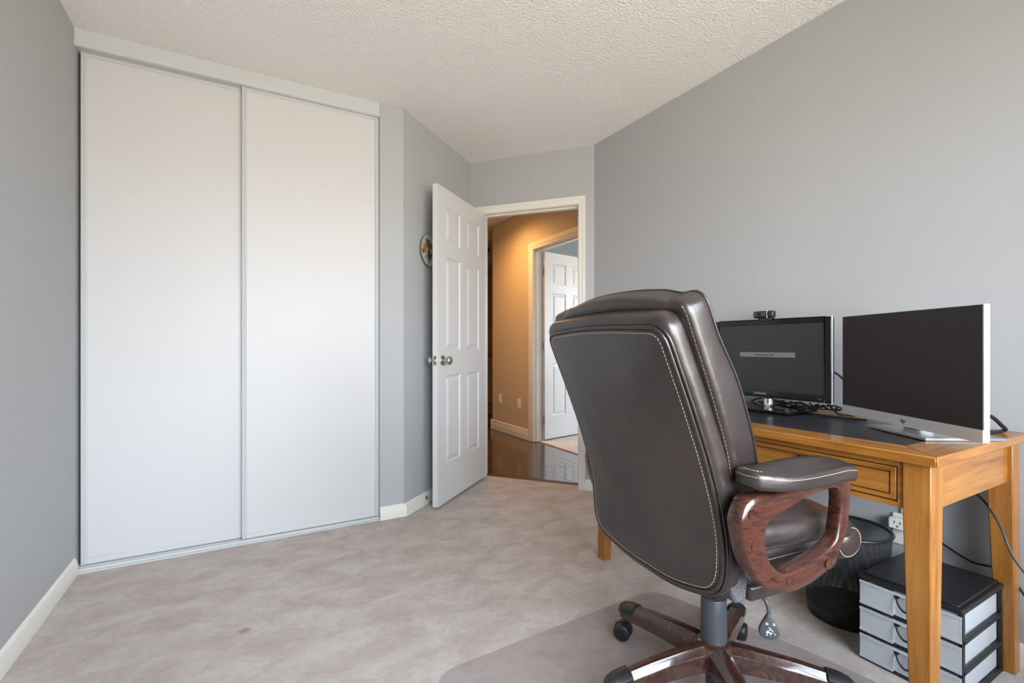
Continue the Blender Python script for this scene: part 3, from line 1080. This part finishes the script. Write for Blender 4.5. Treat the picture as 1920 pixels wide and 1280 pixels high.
link('base_band', G().lathe([(0.003, 0.001), (rb - 0.002, 0.001), (rb, 0.004), (rb + 0.0035, 0.048), (rb + 0.0015, 0.048), (rb - 0.003, 0.006), (0.003, 0.006)], 48, cap=False), 'black_plastic', t, smooth=True)
link('rim', G().tube([(rt_ * math.cos(2 * PI * i / 48), rt_ * math.sin(2 * PI * i / 48), hh) for i in range(48)], 0.006, 10, closed=True), 'black_plastic', t, smooth=True)

# ------------------------------------------------------------------ drawer tower
TX0, TX1, TY0, TY1, TH_ = 1.762, 2.085, 0.541, 0.796, 0.284
t = thing('drawer_tower', 'small black and frosted plastic drawer tower under the desk', 'drawers', (TX0, TY0, 0))
W_, D_ = TY1 - TY0, TX1 - TX0
link('top', G().box(-0.006, D_, -0.003, W_ + 0.003, TH_ - 0.022, TH_ - 0.006).box(0.004, D_ - 0.01, 0.008, W_ - 0.008, TH_ - 0.007, TH_), 'black_plastic', t, bevel=0.004, seg=3)
g = G()
for xa, xb in ((0.004, 0.020), (D_ - 0.016, D_)):
    for ya, yb in ((0.0, 0.012), (W_ - 0.012, W_)):
        g.box(xa, xb, ya, yb, 0.0, TH_ - 0.02)
pitch = (TH_ - 0.024) / 3
for k in range(3):
    z_ = k * pitch
    g.box(0.0, D_, 0.0, 0.010, z_, z_ + 0.012)
    g.box(0.0, D_, W_ - 0.010, W_, z_, z_ + 0.012)
    g.box(0.0, 0.012, 0.0, W_, z_, z_ + 0.010)
    g.box(D_ - 0.010, D_, 0.0, W_, z_, z_ + 0.012)
link('frame', g, 'black_plastic', t, bevel=0.0015)
for k in range(3):
    za, zb_ = k * pitch + 0.012, (k + 1) * pitch - 0.003
    g = G()
    ya, yb = 0.012, W_ - 0.012
    # tray walls
    g.box(-0.004, -0.0015, 0.001, 0.090, za, zb_)
    g.box(-0.004, -0.0015, W_ - 0.090, W_ - 0.001, za, zb_)
    g.box(0.012, 0.0145, 0.090, W_ - 0.090, za, zb_)
    for y_ in (0.090, W_ - 0.0925):
        g.box(-0.004, 0.0145, y_, y_ + 0.0025, za, zb_)
    g.box(0.0, D_ - 0.02, ya, ya + 0.002, za, zb_ - 0.01)
    g.box(0.0, D_ - 0.02, yb - 0.002, yb, za, zb_ - 0.01)
    g.box(D_ - 0.022, D_ - 0.02, ya, yb, za, zb_ - 0.01)
    g.box(0.0, D_ - 0.02, ya, yb, za, za + 0.002)
    # lip along the top and bottom of the front
    g.box(-0.008, -0.0015, 0.001, W_ - 0.001, zb_ - 0.006, zb_)
    g.box(-0.007, -0.0015, 0.001, 0.0925, za - 0.003, za + 0.004)
    g.box(-0.007, -0.0015, W_ - 0.0925, W_ - 0.001, za - 0.003, za + 0.004)
    d = link('drawer', g, 'frosted', t)
    zc = (za + zb_) / 2
    pts = [(0.008, W_ - 0.096, zc + 0.022), (-0.004, W_ - 0.100, zc + 0.018), (-0.012, W_ - 0.112, zc + 0.000), (-0.014, W_ / 2, zc - 0.010), (-0.012, 0.112, zc + 0.000), (-0.004, 0.100, zc + 0.018), (0.008, 0.096, zc + 0.022)]
    g = G().tube(spline(pts, 6), 0.0032, 8)
    for y_ in (0.096, W_ - 0.096):
        g.box(0.002, 0.013, y_ - 0.007, y_ + 0.007, zc + 0.016, zc + 0.026)
    o = link('handle', g, 'black_plastic', d, smooth=True)
    # papers inside
    for q in range(3):
        x_ = 0.05 + 0.08 * q
        oo = link('contents', G().box(x_, x_ + 0.09, 0.03, W_ - 0.03 - 0.02 * q, za + 0.004, za + 0.018 + 0.012 * ((q + k) % 3)), 'plate_white', d)

# ------------------------------------------------------------------ chair mat
corners = [(0.50, 1.40), (1.49, 1.445), (1.66, 0.85), (1.70, 0.30), (0.46, 0.30)]
rad = [0.10, 0.09, 0.25, 0.08, 0.08]
poly = []
for i, c in enumerate(corners):
    c = Vector(c)
    a = (Vector(corners[i - 1]) - c).normalized()
    b = (Vector(corners[(i + 1) % len(corners)]) - c).normalized()
    p0, p1 = c + a * rad[i], c + b * rad[i]
    for k in range(9):
        s_ = k / 8
        poly.append(p0.lerp(c, s_).lerp(c.lerp(p1, s_), s_))
rgs = [[(p.x, p.y, 0.001) for p in poly], [(p.x, p.y, 0.003) for p in poly], [(p.x + (1.08 - p.x) * 0.004, p.y + (0.87 - p.y) * 0.006, 0.0045) for p in poly]]
o = link('chair_mat', G().rings(rgs), 'mat')
tag(o, 'clear plastic chair mat lying on the carpet under the chair', 'mat')

# ------------------------------------------------------------------ wall plate and door stop
pm = M('printed_ceramic', srgb(214, 212, 196), 0.25, coat=0.5)
base = srgb(206, 206, 190)
cur = pm.mix(pm.noise(pm.map(), 60, 2), base, srgb(196, 200, 178))
def blob(cur, x, z, r, col):
    d = pm.n('ShaderNodeVectorMath'); d.operation = 'DISTANCE'
    mp = pm.n('ShaderNodeMapping')
    pm.l(pm.tc.outputs['Object'], mp.inputs[0])
    mp.inputs['Scale'].default_value = (1, 0, 1)
    pm.l(mp.outputs[0], d.inputs[0])
    d.inputs[1].default_value = (x, 0, z)
    f = pm.math('ADD', d.outputs['Value'], pm.math('MULTIPLY', pm.math('SUBTRACT', pm.noise(pm.map(), 70, 3), 0.5), 0.03))
    return pm.mix(pm.math('LESS_THAN', f, r), cur, col)
cur = blob(cur, -0.005, 0.045, 0.030, srgb(118, 104, 90))
cur = blob(cur, -0.045, 0.012, 0.027, srgb(176, 152, 66))
cur = blob(cur, -0.065, -0.012, 0.018, srgb(160, 84, 100))
cur = blob(cur, 0.000, 0.000, 0.024, srgb(100, 90, 72))
cur = blob(cur, 0.010, -0.040, 0.024, srgb(66, 80, 108))
cur = blob(cur, -0.018, -0.044, 0.014, srgb(150, 158, 110))
cur = blob(cur, -0.018, 0.004, 0.012, srgb(218, 206, 176))
cur = blob(cur, -0.052, -0.036, 0.012, srgb(226, 218, 214))
cur = blob(cur, 0.045, 0.030, 0.026, srgb(160, 96, 60))
cur = blob(cur, 0.050, -0.020, 0.024, srgb(90, 120, 80))
cur = blob(cur, 0.000, -0.076, 0.006, srgb(40, 40, 36))
pm.color(cur)
pc = A0 + AT * 0.254 - AN * 0.002
t = thing('decorative_plate', 'small round printed plate hung on the angled wall behind the door', 'plate', (pc.x, pc.y, 1.64), math.atan2(AT.y, AT.x))
g = G().lathe([(0.0005, -0.010), (0.070, -0.010), (0.090, -0.014), (0.103, -0.019), (0.1055, -0.018), (0.104, -0.014), (0.080, -0.004), (0.0005, -0.003)], 48, axis='Y', cap=False)
link('dish', g, pm.m, t, smooth=True, angle=60)
o = link('rim', G().tube([(0.1055 * math.cos(2 * PI * i / 48), -0.0175, 0.1055 * math.sin(2 * PI * i / 48)) for i in range(48)], 0.002, 6, closed=True), 'dark_grey', t, smooth=True)

ps = A0 + AT * 0.222 - AN * 0.014
t = thing('door_stop', 'brass door stop on the baseboard behind the open door', 'door stop', (ps.x, ps.y, 0.045), math.atan2(AT.y, AT.x))
link('rod', G().lathe([(0.011, 0), (0.011, -0.004), (0.004, -0.006), (0.004, -0.062)], 14, axis='Y'), 'brass', t, smooth=True, angle=40)
link('bumper', G().lathe([(0.004, -0.060), (0.009, -0.063), (0.009, -0.072), (0.003, -0.074)], 14, axis='Y'), 'plate_white', t, smooth=True, angle=50)
# ------------------------------------------------------------------ office chair
CH = thing('office_chair', 'high backed dark brown leather office chair with burl wood arms', 'chair', (1.19, 0.915, 0.0045), math.radians(-6))
# rear surface of the backrest in side view (u forward, w up)
rear = spline([(p[0], 0, p[1]) for p in ((-0.236, 0.34), (-0.237, 0.40), (-0.238, 0.46), (-0.240, 0.55), (-0.248, 0.61), (-0.265, 0.68), (-0.293, 0.765), (-0.318, 0.83), (-0.346, 0.90), (-0.388, 1.0), (-0.411, 1.055), (-0.438, 1.115), (-0.466, 1.175))], 8)
RL = [0.0]
for a, b in zip(rear, rear[1:]):
    RL.append(RL[-1] + (b - a).length)


def l_of_w(wz):
    for i in range(len(rear) - 1):
        if rear[i].z <= wz <= rear[i + 1].z:
            return RL[i] + (RL[i + 1] - RL[i]) * (wz - rear[i].z) / (rear[i + 1].z - rear[i].z)
    return RL[-1]


def B(v, l, t_):
    """point on the backrest: v sideways, l along the rear curve, t_ forward along its normal"""
    l = max(0.001, min(RL[-1] - 0.001, l))
    k = 0
    while k < len(RL) - 2 and RL[k + 1] < l:
        k += 1
    f = (l - RL[k]) / (RL[k + 1] - RL[k])
    p = rear[k].lerp(rear[k + 1], f)
    def tan(i):
        a = rear[max(0, i - 2)]
        b = rear[min(len(rear) - 1, i + 2)]
        return (b - a).normalized()
    tg = tan(k).lerp(tan(k + 1), f).normalized()
    nrm = Vector((tg.z, 0, -tg.x))
    return Vector((p.x + nrm.x * t_, v + 0.008, p.z + nrm.z * t_))


def round_poly(corners, rad, n=10):
    out = []
    for i, c in enumerate(corners):
        c = Vector(c)
        a = (Vector(corners[i - 1]) - c).normalized()
        b = (Vector(corners[(i + 1) % len(corners)]) - c).normalized()
        p0, p1 = c + a * rad[i], c + b * rad[i]
        for k in range(n + 1):
            s_ = k / n
            out.append(p0.lerp(c, s_).lerp(c.lerp(p1, s_), s_))
    return out


def inset(poly, d):
    n = len(poly)
    out = []
    for i in range(n):
        t_ = (poly[(i + 1) % n] - poly[i - 1]).normalized()
        out.append(poly[i] + Vector((-t_.y, t_.x)) * d)      # counter-clockwise polygons: left is inside
    return out


def ccw(poly):
    a = sum(p.x * q.y - q.x * p.y for p, q in zip(poly, poly[1:] + poly[:1]))
    return poly if a > 0 else poly[::-1]


def puff(poly, t0, t1, rb_, rf, bulb, bulf, fn, caps=(0.94, 0.8, 0.6, 0.4, 0.2, 0.05), steps=5):
    """a cushion: outline poly, thickness t0..t1, rounded edges, bulging faces"""
    poly = ccw(poly)
    c = sum(poly, Vector((0, 0))) / len(poly)
    rs = []
    pb = inset(poly, rb_)
    for k in reversed(caps):
        rs.append([fn(*(c + (p - c) * k), t0 - bulb * (1 - k ** 2.2)) for p in pb])
    for i in range(steps + 1):
        a = PI / 2 * i / steps
        q = inset(poly, rb_ * (1 - math.sin(a)))
        rs.append([fn(*p, t0 + rb_ * (1 - math.cos(a))) for p in q])
    for i in range(steps + 1):
        a = PI / 2 * i / steps
        q = inset(poly, rf * (1 - math.cos(a)))
        rs.append([fn(*p, t1 - rf * (1 - math.sin(a))) for p in q])
    pf = inset(poly, rf)
    for k in caps:
        rs.append([fn(*(c + (p - c) * k), t1 + bulf * (1 - k ** 2.2)) for p in pf])
    return G().rings(rs)


def stitches(path, length=0.006, gap=0.0035, r=0.0008, closed=True):
    """dashes of thread along a 3-D path"""
    P = list(path) + ([path[0]] if closed else [])
    L = [0.0]
    for a, b in zip(P, P[1:]):
        L.append(L[-1] + (b - a).length)
    def at(d):
        k = 0
        lo_, hi = 0, len(L) - 2
        while lo_ < hi:
            md = (lo_ + hi + 1) // 2
            if L[md] <= d:
                lo_ = md
            else:
                hi = md - 1
        k = lo_
        dd = L[k + 1] - L[k]
        return P[k].lerp(P[k + 1], (d - L[k]) / dd if dd > 1e-9 else 0)
    g = G()
    d = 0.0
    while d + length < L[-1]:
        g.tube([at(d), at(d + length)], r, 4)
        d += length + gap
    return g


def thread(name, path, parent, closed=True, **kw):
    o = link(name, stitches(path, closed=closed, **kw), 'thread', parent)
    o['kind'] = 'stuff'
    o['label'] = 'row of cream stitches'
    return o


lb, lt = l_of_w(0.434), l_of_w(1.055)
panel = resample(round_poly([(-0.246, lb + 0.020), (-0.10, lb - 0.018), (0.10, lb - 0.018), (0.246, lb + 0.012), (0.256, lb + 0.12), (0.255, lt - 0.20), (0.254, lt - 0.008), (0.06, lt + 0.004), (-0.06, lt + 0.004), (-0.252, lt - 0.004), (-0.255, lt - 0.20), (-0.256, lb + 0.12)],
                            [0.055, 0.06, 0.06, 0.055, 0.05, 0.07, 0.040, 0.05, 0.05, 0.040, 0.07, 0.05]), 140)
panel = ccw(panel)
back = link('back_shell', puff(panel, 0.0, 0.03, 0.012, 0.004, 0.020, 0.0, B), 'leather', CH, smooth=True, angle=0)
back['label'] = 'dark leather rear panel of the backrest'
pipe = [B(p.x, p.y, 0.006) for p in inset(panel, -0.002)]
link('piping', G().tube(pipe, 0.0055, 8, closed=True), 'pipe', back, smooth=True, angle=0)
pipe2 = [B(p.x, p.y, 0.012) for p in inset(panel, -0.0095)]
link('piping', G().tube(pipe2, 0.0042, 8, closed=True), 'pipe', back, smooth=True, angle=0)
thread('stitching', [B(p.x, p.y, -0.0004) for p in inset(panel, 0.0095)], back)

band = resample(round_poly([(-0.250, lb + 0.004), (-0.10, lb - 0.030), (0.10, lb - 0.030), (0.250, lb - 0.004), (0.273, lb + 0.12), (0.273, lt - 0.20), (0.272, lt + 0.022), (0.06, lt + 0.032), (-0.06, lt + 0.032), (-0.268, lt + 0.022), (-0.273, lt - 0.20), (-0.273, lb + 0.12)],
                           [0.055, 0.06, 0.06, 0.055, 0.05, 0.07, 0.045, 0.05, 0.05, 0.045, 0.07, 0.05]), 140)
band = ccw(band)
bnd = link('back_frame_band', puff(band, 0.008, 0.060, 0.022, 0.016, 0.0, 0.0, B, caps=(0.9,), steps=7), 'leather', CH, smooth=True, angle=0)
bnd['label'] = 'leather band around the rear panel'

lc = l_of_w(0.60)
# the front cushion: crowned top, puffy shoulders
cush = resample(round_poly([(-0.24, lc - 0.03), (0.24, lc - 0.03), (0.283, lc + 0.14), (0.287, lt - 0.16), (0.292, lt + 0.036), (0.08, lt + 0.060), (-0.08, lt + 0.060), (-0.288, lt + 0.038), (-0.287, lt - 0.16), (-0.283, lc + 0.14)],
                           [0.05, 0.05, 0.08, 0.08, 0.036, 0.06, 0.06, 0.036, 0.08, 0.08]), 140)
cush = ccw(cush)


def BC(v, l, t_):
    """front cushion: shoulders swell outwards a little, top dips at the shoulder seams"""
    s_ = max(0.0, (l - (lt - 0.10)) / 0.16)
    dip = 0.008 * s_ * math.exp(-((abs(v) - 0.225) / 0.03) ** 2)
    if t_ > 0.062:
        q = max(0.0, min(1.0, (lt - 0.04 - l) / 0.16))
        t_ += (t_ - 0.062) / 0.07 * 0.022 * q * q * (3 - 2 * q)
    return B(v, l - dip, t_)


fc = link('back_cushion', puff(cush, 0.054, 0.132, 0.018, 0.030, 0.0, 0.034, BC, steps=7), 'leather', CH, smooth=True, angle=0)
fc['label'] = 'padded front cushion of the backrest'
link('piping', G().tube([BC(p.x, p.y, 0.1165) for p in inset(cush, 0.0028)], 0.0032, 8, closed=True), 'pipe', fc, smooth=True, angle=0)
# seam between band and front cushion, both sides
n_ = len(cush)
for sgn in (-1, 1):
    path = [p for p in cush if p.x * sgn > 0.2 and lc + 0.02 < p.y < lt + 0.03]
    path.sort(key=lambda p: p.y)
    path3 = [B(sgn * (abs(p.x) - 0.0085), p.y, 0.0575) for p in path]
    thread('stitching', path3, fc, closed=False)
    # short seam over the shoulder
    sp_ = min((p for p in cush if p.y > lt), key=lambda p: abs(p.x - sgn * 0.235))
    g = G().tube([BC(sp_.x, sp_.y + 0.0002, t_) for t_ in (0.064, 0.075, 0.09, 0.105, 0.114)], 0.0012, 6)
    link('shoulder_seam', g, 'pipe', fc)

# ---- seat
def SM(u, v, w_):
    d = max(0.0, u - 0.08)
    return Vector((u, v, w_ - 1.6 * d * d))


outl = resample(round_poly([(-0.185, -0.245), (0.05, -0.268), (0.245, -0.258), (0.245, 0.258), (0.05, 0.268), (-0.185, 0.245)], [0.05, 0.08, 0.06, 0.06, 0.08, 0.05]), 96)
outl = ccw(outl)
seat = link('seat', puff(outl, 0.535, 0.603, 0.022, 0.036, 0.0, 0.022, SM, steps=6), 'leather', CH, smooth=True, angle=0)
thread('stitching', [SM(p.x, p.y, 0.5985) for p in inset(outl, 0.030)], seat)
link('piping', G().tube([SM(p.x, p.y, 0.540) for p in inset(outl, 0.009)], 0.003, 6, closed=True), 'pipe', seat, smooth=True, angle=0)
# front roll
rs = []
for i in range(33):
    s_ = -1 + 2 * i / 32
    s_ = math.sin(s_ * PI / 2)
    v_ = 0.262 * s_
    f = max(0.03, (1 - abs(s_) ** 6) ** (1 / 2.6))
    rs.append([(0.212 + 0.075 * f * math.cos(2 * PI * k / 28), v_, 0.506 + 0.064 * f * math.sin(2 * PI * k / 28)) for k in range(28)])
o = link('seat_front_roll', G().rings(rs), 'leather', CH, smooth=True, angle=0)
for sgn in (-1, 1):
    g = G().tube([(0.212 + 0.044 * math.cos(a), sgn * 0.2500, 0.506 + 0.037 * math.sin(a)) for a in [2 * PI * k / 24 for k in range(24)]], 0.0009, 5, closed=True)
    link('stitching', g, 'thread', o)
# gathered lower cushion
outl2 = ccw(resample(round_poly([(-0.175, -0.238), (0.19, -0.250), (0.19, 0.250), (-0.175, 0.238)], [0.05, 0.05, 0.05, 0.05]), 160))


def SG(u, v, w_):
    """shallow gathers along the sides of the lower cushion"""
    if abs(v) > 0.2:
        k = 0.0035 * math.sin(u * 175 + w_ * 60) * math.exp(-((w_ - 0.495) / 0.03) ** 2)
        v += math.copysign(k, v)
    return Vector((u, v, w_))


sb_ = link('seat_lower_cushion', puff(outl2, 0.435, 0.545, 0.03, 0.03, 0.0, 0.0, SG, steps=8), 'leather', CH, smooth=True, angle=0)
thread('stitching', [Vector((u_, sg * 0.2505 if abs(sg) else 0, 0.515)) for sg in (-1,) for u_ in [-0.13 + 0.01 * k for k in range(30)]], sb_, closed=False)
# underside: leather wedge and grey spacer mesh at the rear
def taper(u0, u1, v0, wb, wt, ub0, ub1, vb):
    rg = []
    for w_, a, b, vv_ in ((wt, u0, u1, v0), ((wt + wb) / 2, (u0 * 0.6 + ub0 * 0.4), (u1 * 0.6 + ub1 * 0.4), v0 * 0.65 + vb * 0.35), (wb, ub0, ub1, vb)):
        rg.append([(a, -vv_, w_), (b, -vv_, w_), (b, vv_, w_), (a, vv_, w_)])
    return G().rings(rg)


link('seat_underside', taper(-0.150, 0.15, 0.252, 0.420, 0.462, -0.143, 0.06, 0.246), 'leather', CH, bevel=0.010, seg=3)
o = link('mesh_panel', taper(-0.226, -0.150, 0.248, 0.424, 0.52, -0.185, -0.150, 0.240), 'meshfab', CH, bevel=0.008, seg=3)
o['label'] = 'grey spacer mesh under the backrest'

# ---- arms
outer = [(-.250,.691),(-.226,.7015),(-.147,.6995),(-.033,.7085),(.061,.709),(.10,.6945),(.10,.669),(.0885,.5945),(.069,.553),(.0415,.514),(-.0155,.4935),(-.0785,.4785),(-.13,.4785),(-.188,.498),(-.224,.5285),(-.249,.5735),(-.262,.62),(-.268,.6545)]
hole = [(-.172,.644),(-.1215,.660),(-.0515,.682),(.020,.687),(.056,.679),(.060,.640),(.050,.5845),(.034,.560),(-.020,.540),(-.0785,.529),(-.13,.524),(-.163,.540),(-.185,.570),(-.191,.607),(-.186,.630)]
ol = [p.to_2d() for p in loop_spline([(a, b, 0) for a, b in outer], 6)]
hl = [p.to_2d() for p in loop_spline([(a, b, 0) for a, b in hole], 6)]
cc = Vector((-0.07, 0.60))


def cast(poly, a):
    d = Vector((math.cos(a), math.sin(a)))
    best = 0
    for p, q in zip(poly, poly[1:] + poly[:1]):
        e_ = q - p
        den = d.x * e_.y - d.y * e_.x
        if abs(den) < 1e-12:
            continue
        f = p - cc
        t_ = (f.x * e_.y - f.y * e_.x) / den
        s_ = (f.x * d.y - f.y * d.x) / den
        if t_ > 0 and -1e-6 <= s_ <= 1 + 1e-6:
            best = max(best, t_)
    return cc + d * best


NA = 96
pads = []
for sgn in (-1, 1):
    vc = sgn * 0.305
    rs = []
    for i in range(NA):
        a = 2 * PI * i / NA
        po, ph = cast(ol, a), cast(hl, a)
        ctr, hv = (po + ph) / 2, (po - ph) / 2
        tk = 0.0235 - 0.006 * max(0.0, min(1.0, (ctr.x + 0.05) / 0.1))
        ring = []
        for k in range(20):
            q = 2 * PI * k / 20
            cx, sy = math.cos(q), math.sin(q)
            cx = math.copysign(abs(cx) ** 0.45, cx)
            sy = math.copysign(abs(sy) ** 0.45, sy)
            p = ctr + hv * cx
            ring.append((p.x, vc + tk * sy, p.y))
        rs.append(ring)
    rs.append(rs[0])
    arm = link('arm_frame', G().rings(rs, cap=False), 'burl', CH, smooth=True, angle=0)
    arm['label'] = 'glossy burl look arm loop'
    if sgn > 0:
        arm.location.x = 0.03
    for (u_, w_) in ((-0.238, 0.667), (-0.231, 0.600), (-0.125, 0.507), (0.004, 0.520)):
        g = G().lathe([(0.0105, 0.0225), (0.0105, 0.0250), (0.0085, 0.0250), (0.0075, 0.0236), (0.0005, 0.0236)], 18, (u_, vc, w_), 'Y')
        if sgn < 0:
            g.v = [(p[0], vc - (p[1] - vc), p[2]) for p in g.v]
        link('bolt_cap', g, 'burl', arm, smooth=True, angle=40)
    # padded top
    pol = ccw(resample(round_poly([(-0.236, vc - 0.034), (-0.13, vc - 0.058), (0.00, vc - 0.050), (0.100, vc - 0.034), (0.108, vc + 0.0), (0.100, vc + 0.034), (0.00, vc + 0.050), (-0.13, vc + 0.058), (-0.236, vc + 0.034)], [0.030, 0.05, 0.05, 0.018, 0.008, 0.018, 0.05, 0.05, 0.030]), 96))

    def PM(u, v, w_):
        return Vector((u, v, w_ + 0.010 * max(0.0, (-0.16 - u) / 0.08) - 0.010 * max(0.0, (u - 0.02) / 0.08) ** 2))
    pad = link('armrest_pad', puff(pol, 0.708, 0.746, 0.010, 0.012, 0.0, 0.018, PM, steps=6), 'leather', CH, smooth=True, angle=0)
    if sgn > 0:
        pad.location.x = 0.03
    thread('stitching', [PM(p.x, p.y, 0.7465) for p in inset(pol, 0.0145)], pad, length=0.005, gap=0.002)
    thread('stitching', [PM(p.x, p.y, 0.7345) for p in inset(pol, 0.0003)], pad, length=0.005, gap=0.002)

# ---- column, base, casters
link('tilt_mechanism', G().box(-0.11, 0.11, -0.075, 0.075, 0.345, 0.40).box(-0.15, 0.13, -0.15, -0.11, 0.375, 0.40).box(-0.15, 0.13, 0.11, 0.15, 0.375, 0.40), 'black_plastic', CH, bevel=0.006)
link('gas_column', G().lathe([(0.0285, 0.10), (0.0285, 0.36)], 32), 'dark_grey', CH, smooth=True, angle=40)
link('column_cover', G().lathe([(0.036, 0.160), (0.0365, 0.164), (0.0352, 0.288), (0.0340, 0.290), (0.0310, 0.289), (0.0305, 0.275)], 40, cap=False), 'dark_grey', CH, smooth=True, angle=40)
link('column_foot', G().lathe([(0.004, 0.032), (0.021, 0.033), (0.023, 0.04), (0.023, 0.11)], 28), 'dark_grey', CH, smooth=True, angle=40)
hub = link('base_hub', G().lathe([(0.034, 0.085), (0.05, 0.088), (0.058, 0.105), (0.058, 0.140), (0.050, 0.158), (0.038, 0.166), (0.030, 0.166)], 40), 'burl_dark', CH, smooth=True, angle=50)


def turned(pts, a):
    c_, s_ = math.cos(a), math.sin(a)
    return [(p[0] * c_ - p[1] * s_, p[0] * s_ + p[1] * c_, p[2]) for p in pts]


st = [(0.035, 0.034, 0.163, 0.100), (0.09, 0.031, 0.160, 0.098), (0.15, 0.029, 0.154, 0.096), (0.21, 0.027, 0.147, 0.092), (0.27, 0.025, 0.137, 0.086), (0.315, 0.024, 0.128, 0.080), (0.338, 0.020, 0.120, 0.080), (0.348, 0.012, 0.112, 0.082)]
for i in range(5):
    a = math.radians(24 + 6 + 72 * i)
    rg = []
    for r_, hw_, tp, bt in st:
        sh = tp - 0.016
        rg.append(turned([(r_, -hw_, bt), (r_, -hw_, sh - 0.006), (r_, -hw_ * 0.93, sh), (r_, -hw_ * 0.55, tp - 0.006), (r_, -hw_ * 0.42, tp - 0.0015), (r_, 0, tp), (r_, hw_ * 0.42, tp - 0.0015), (r_, hw_ * 0.55, tp - 0.006), (r_, hw_ * 0.93, sh), (r_, hw_, sh - 0.006), (r_, hw_, bt)], a))
    lg = link('base_leg', G().rings(rg), 'burl_dark', CH, smooth=True, angle=28)
    rg = []
    for r_, hw_, tp, bt in ((0.282, 0.0275, 0.1375, 0.108), (0.315, 0.0270, 0.1325, 0.100), (0.338, 0.0240, 0.125, 0.096), (0.350, 0.0165, 0.115, 0.094), (0.354, 0.008, 0.108, 0.096)):
        rg.append(turned([(r_, -hw_, bt), (r_, -hw_, tp - 0.012), (r_, -hw_ * 0.6, tp - 0.002), (r_, 0, tp + 0.001), (r_, hw_ * 0.6, tp - 0.002), (r_, hw_, tp - 0.012), (r_, hw_, bt)], a))
    o = link('end_cap', G().rings(rg), 'black_plastic', lg, smooth=True, angle=40)
    o['label'] = 'black plastic end cap'
    # caster
    ca = [0.5, 2.2, 3.4, 1.2, 5.0][i]
    cx, cy = 0.322 * math.cos(a), 0.322 * math.sin(a)
    ex, ey = math.cos(ca), math.sin(ca)
    off = 0.016
    def loc_(px, py, pz):
        return (cx + ex * (px + off) - ey * py, cy + ey * (px + off) + ex * py, pz)
    R_ = 0.0285
    g = G()
    for sg in (-1, 1):
        prf = [(R_ * 0.55, 0.0270), (R_ * 0.9, 0.0250), (R_, 0.0215), (R_, 0.0060), (R_ * 0.8, 0.0045)]
        rs = [[loc_(r_ * math.cos(2 * PI * k / 24), sg * d_, R_ + r_ * math.sin(2 * PI * k / 24)) for k in range(24)] for r_, d_ in prf]
        g.rings(rs)
    cst = link('caster', g, 'black_plastic', CH, smooth=True, angle=40)
    # hood over the wheels and stem
    rs = []
    for d_ in (-0.0045, 0.0045):
        rs.append([loc_((R_ + 0.003) * math.cos(q), d_, R_ + (R_ + 0.003) * math.sin(q)) for q in [PI * 0.0 + PI * k / 12 for k in range(13)]])
    hd = G().rings(rs)
    hd.tube([loc_(-off, 0, 0.045), loc_(-off, 0, 0.095)], 0.0085, 12)
    link('caster_hood', hd, 'black_plastic', cst, smooth=True, angle=40)

# ---- lever with paddle
lv = link('tilt_lever', G().tube(spline([(-0.01, -0.07, 0.372), (-0.01, -0.14, 0.372), (-0.006, -0.172, 0.366), (-0.004, -0.182, 0.345), (-0.008, -0.184, 0.322)], 8), 0.0052, 10), 'dark_grey', CH, smooth=True)
pol = ccw(resample([p.to_2d() for p in loop_spline([(-0.008, 0.335, 0), (0.002, 0.322, 0), (0.016, 0.298, 0), (0.017, 0.280, 0), (-0.004, 0.270, 0), (-0.026, 0.278, 0), (-0.029, 0.297, 0), (-0.017, 0.322, 0)], 6)], 48))


def LM(u, w_, t_):
    # paddle faces the rear right of the chair
    d = Vector((0.80, -0.60))
    return Vector((-0.006 + (u + 0.006) * d.x + t_ * -0.60, -0.184 + (u + 0.006) * d.y - t_ * 0.80, w_))


pd = link('paddle', puff(pol, -0.006, 0.006, 0.004, 0.004, 0.001, 0.002, LM, steps=3), 'dark_grey', lv, smooth=True, angle=0)
g = G()
def seg_(u0, w0, u1, w1, r_=0.0008):
    g.tube([LM(u0, w0, 0.0078), LM(u1, w1, 0.0078)], r_, 5)
for dy in (0, 0.0035):
    seg_(-0.015, 0.314 - dy, -0.009, 0.314 - dy)
    seg_(0.001, 0.314 - dy, 0.007, 0.314 - dy)
seg_(-0.008, 0.304, 0.002, 0.294, 0.0011)
seg_(-0.004, 0.300, -0.010, 0.292, 0.0011)
seg_(-0.012, 0.296, -0.012, 0.287, 0.0011)
seg_(-0.014, 0.290, 0.000, 0.290, 0.0011)
seg_(-0.004, 0.290, -0.004, 0.284, 0.0011)
seg_(-0.014, 0.284, -0.010, 0.284)
seg_(0.004, 0.290, 0.008, 0.286)
link('pictogram', g, 'icon', pd)
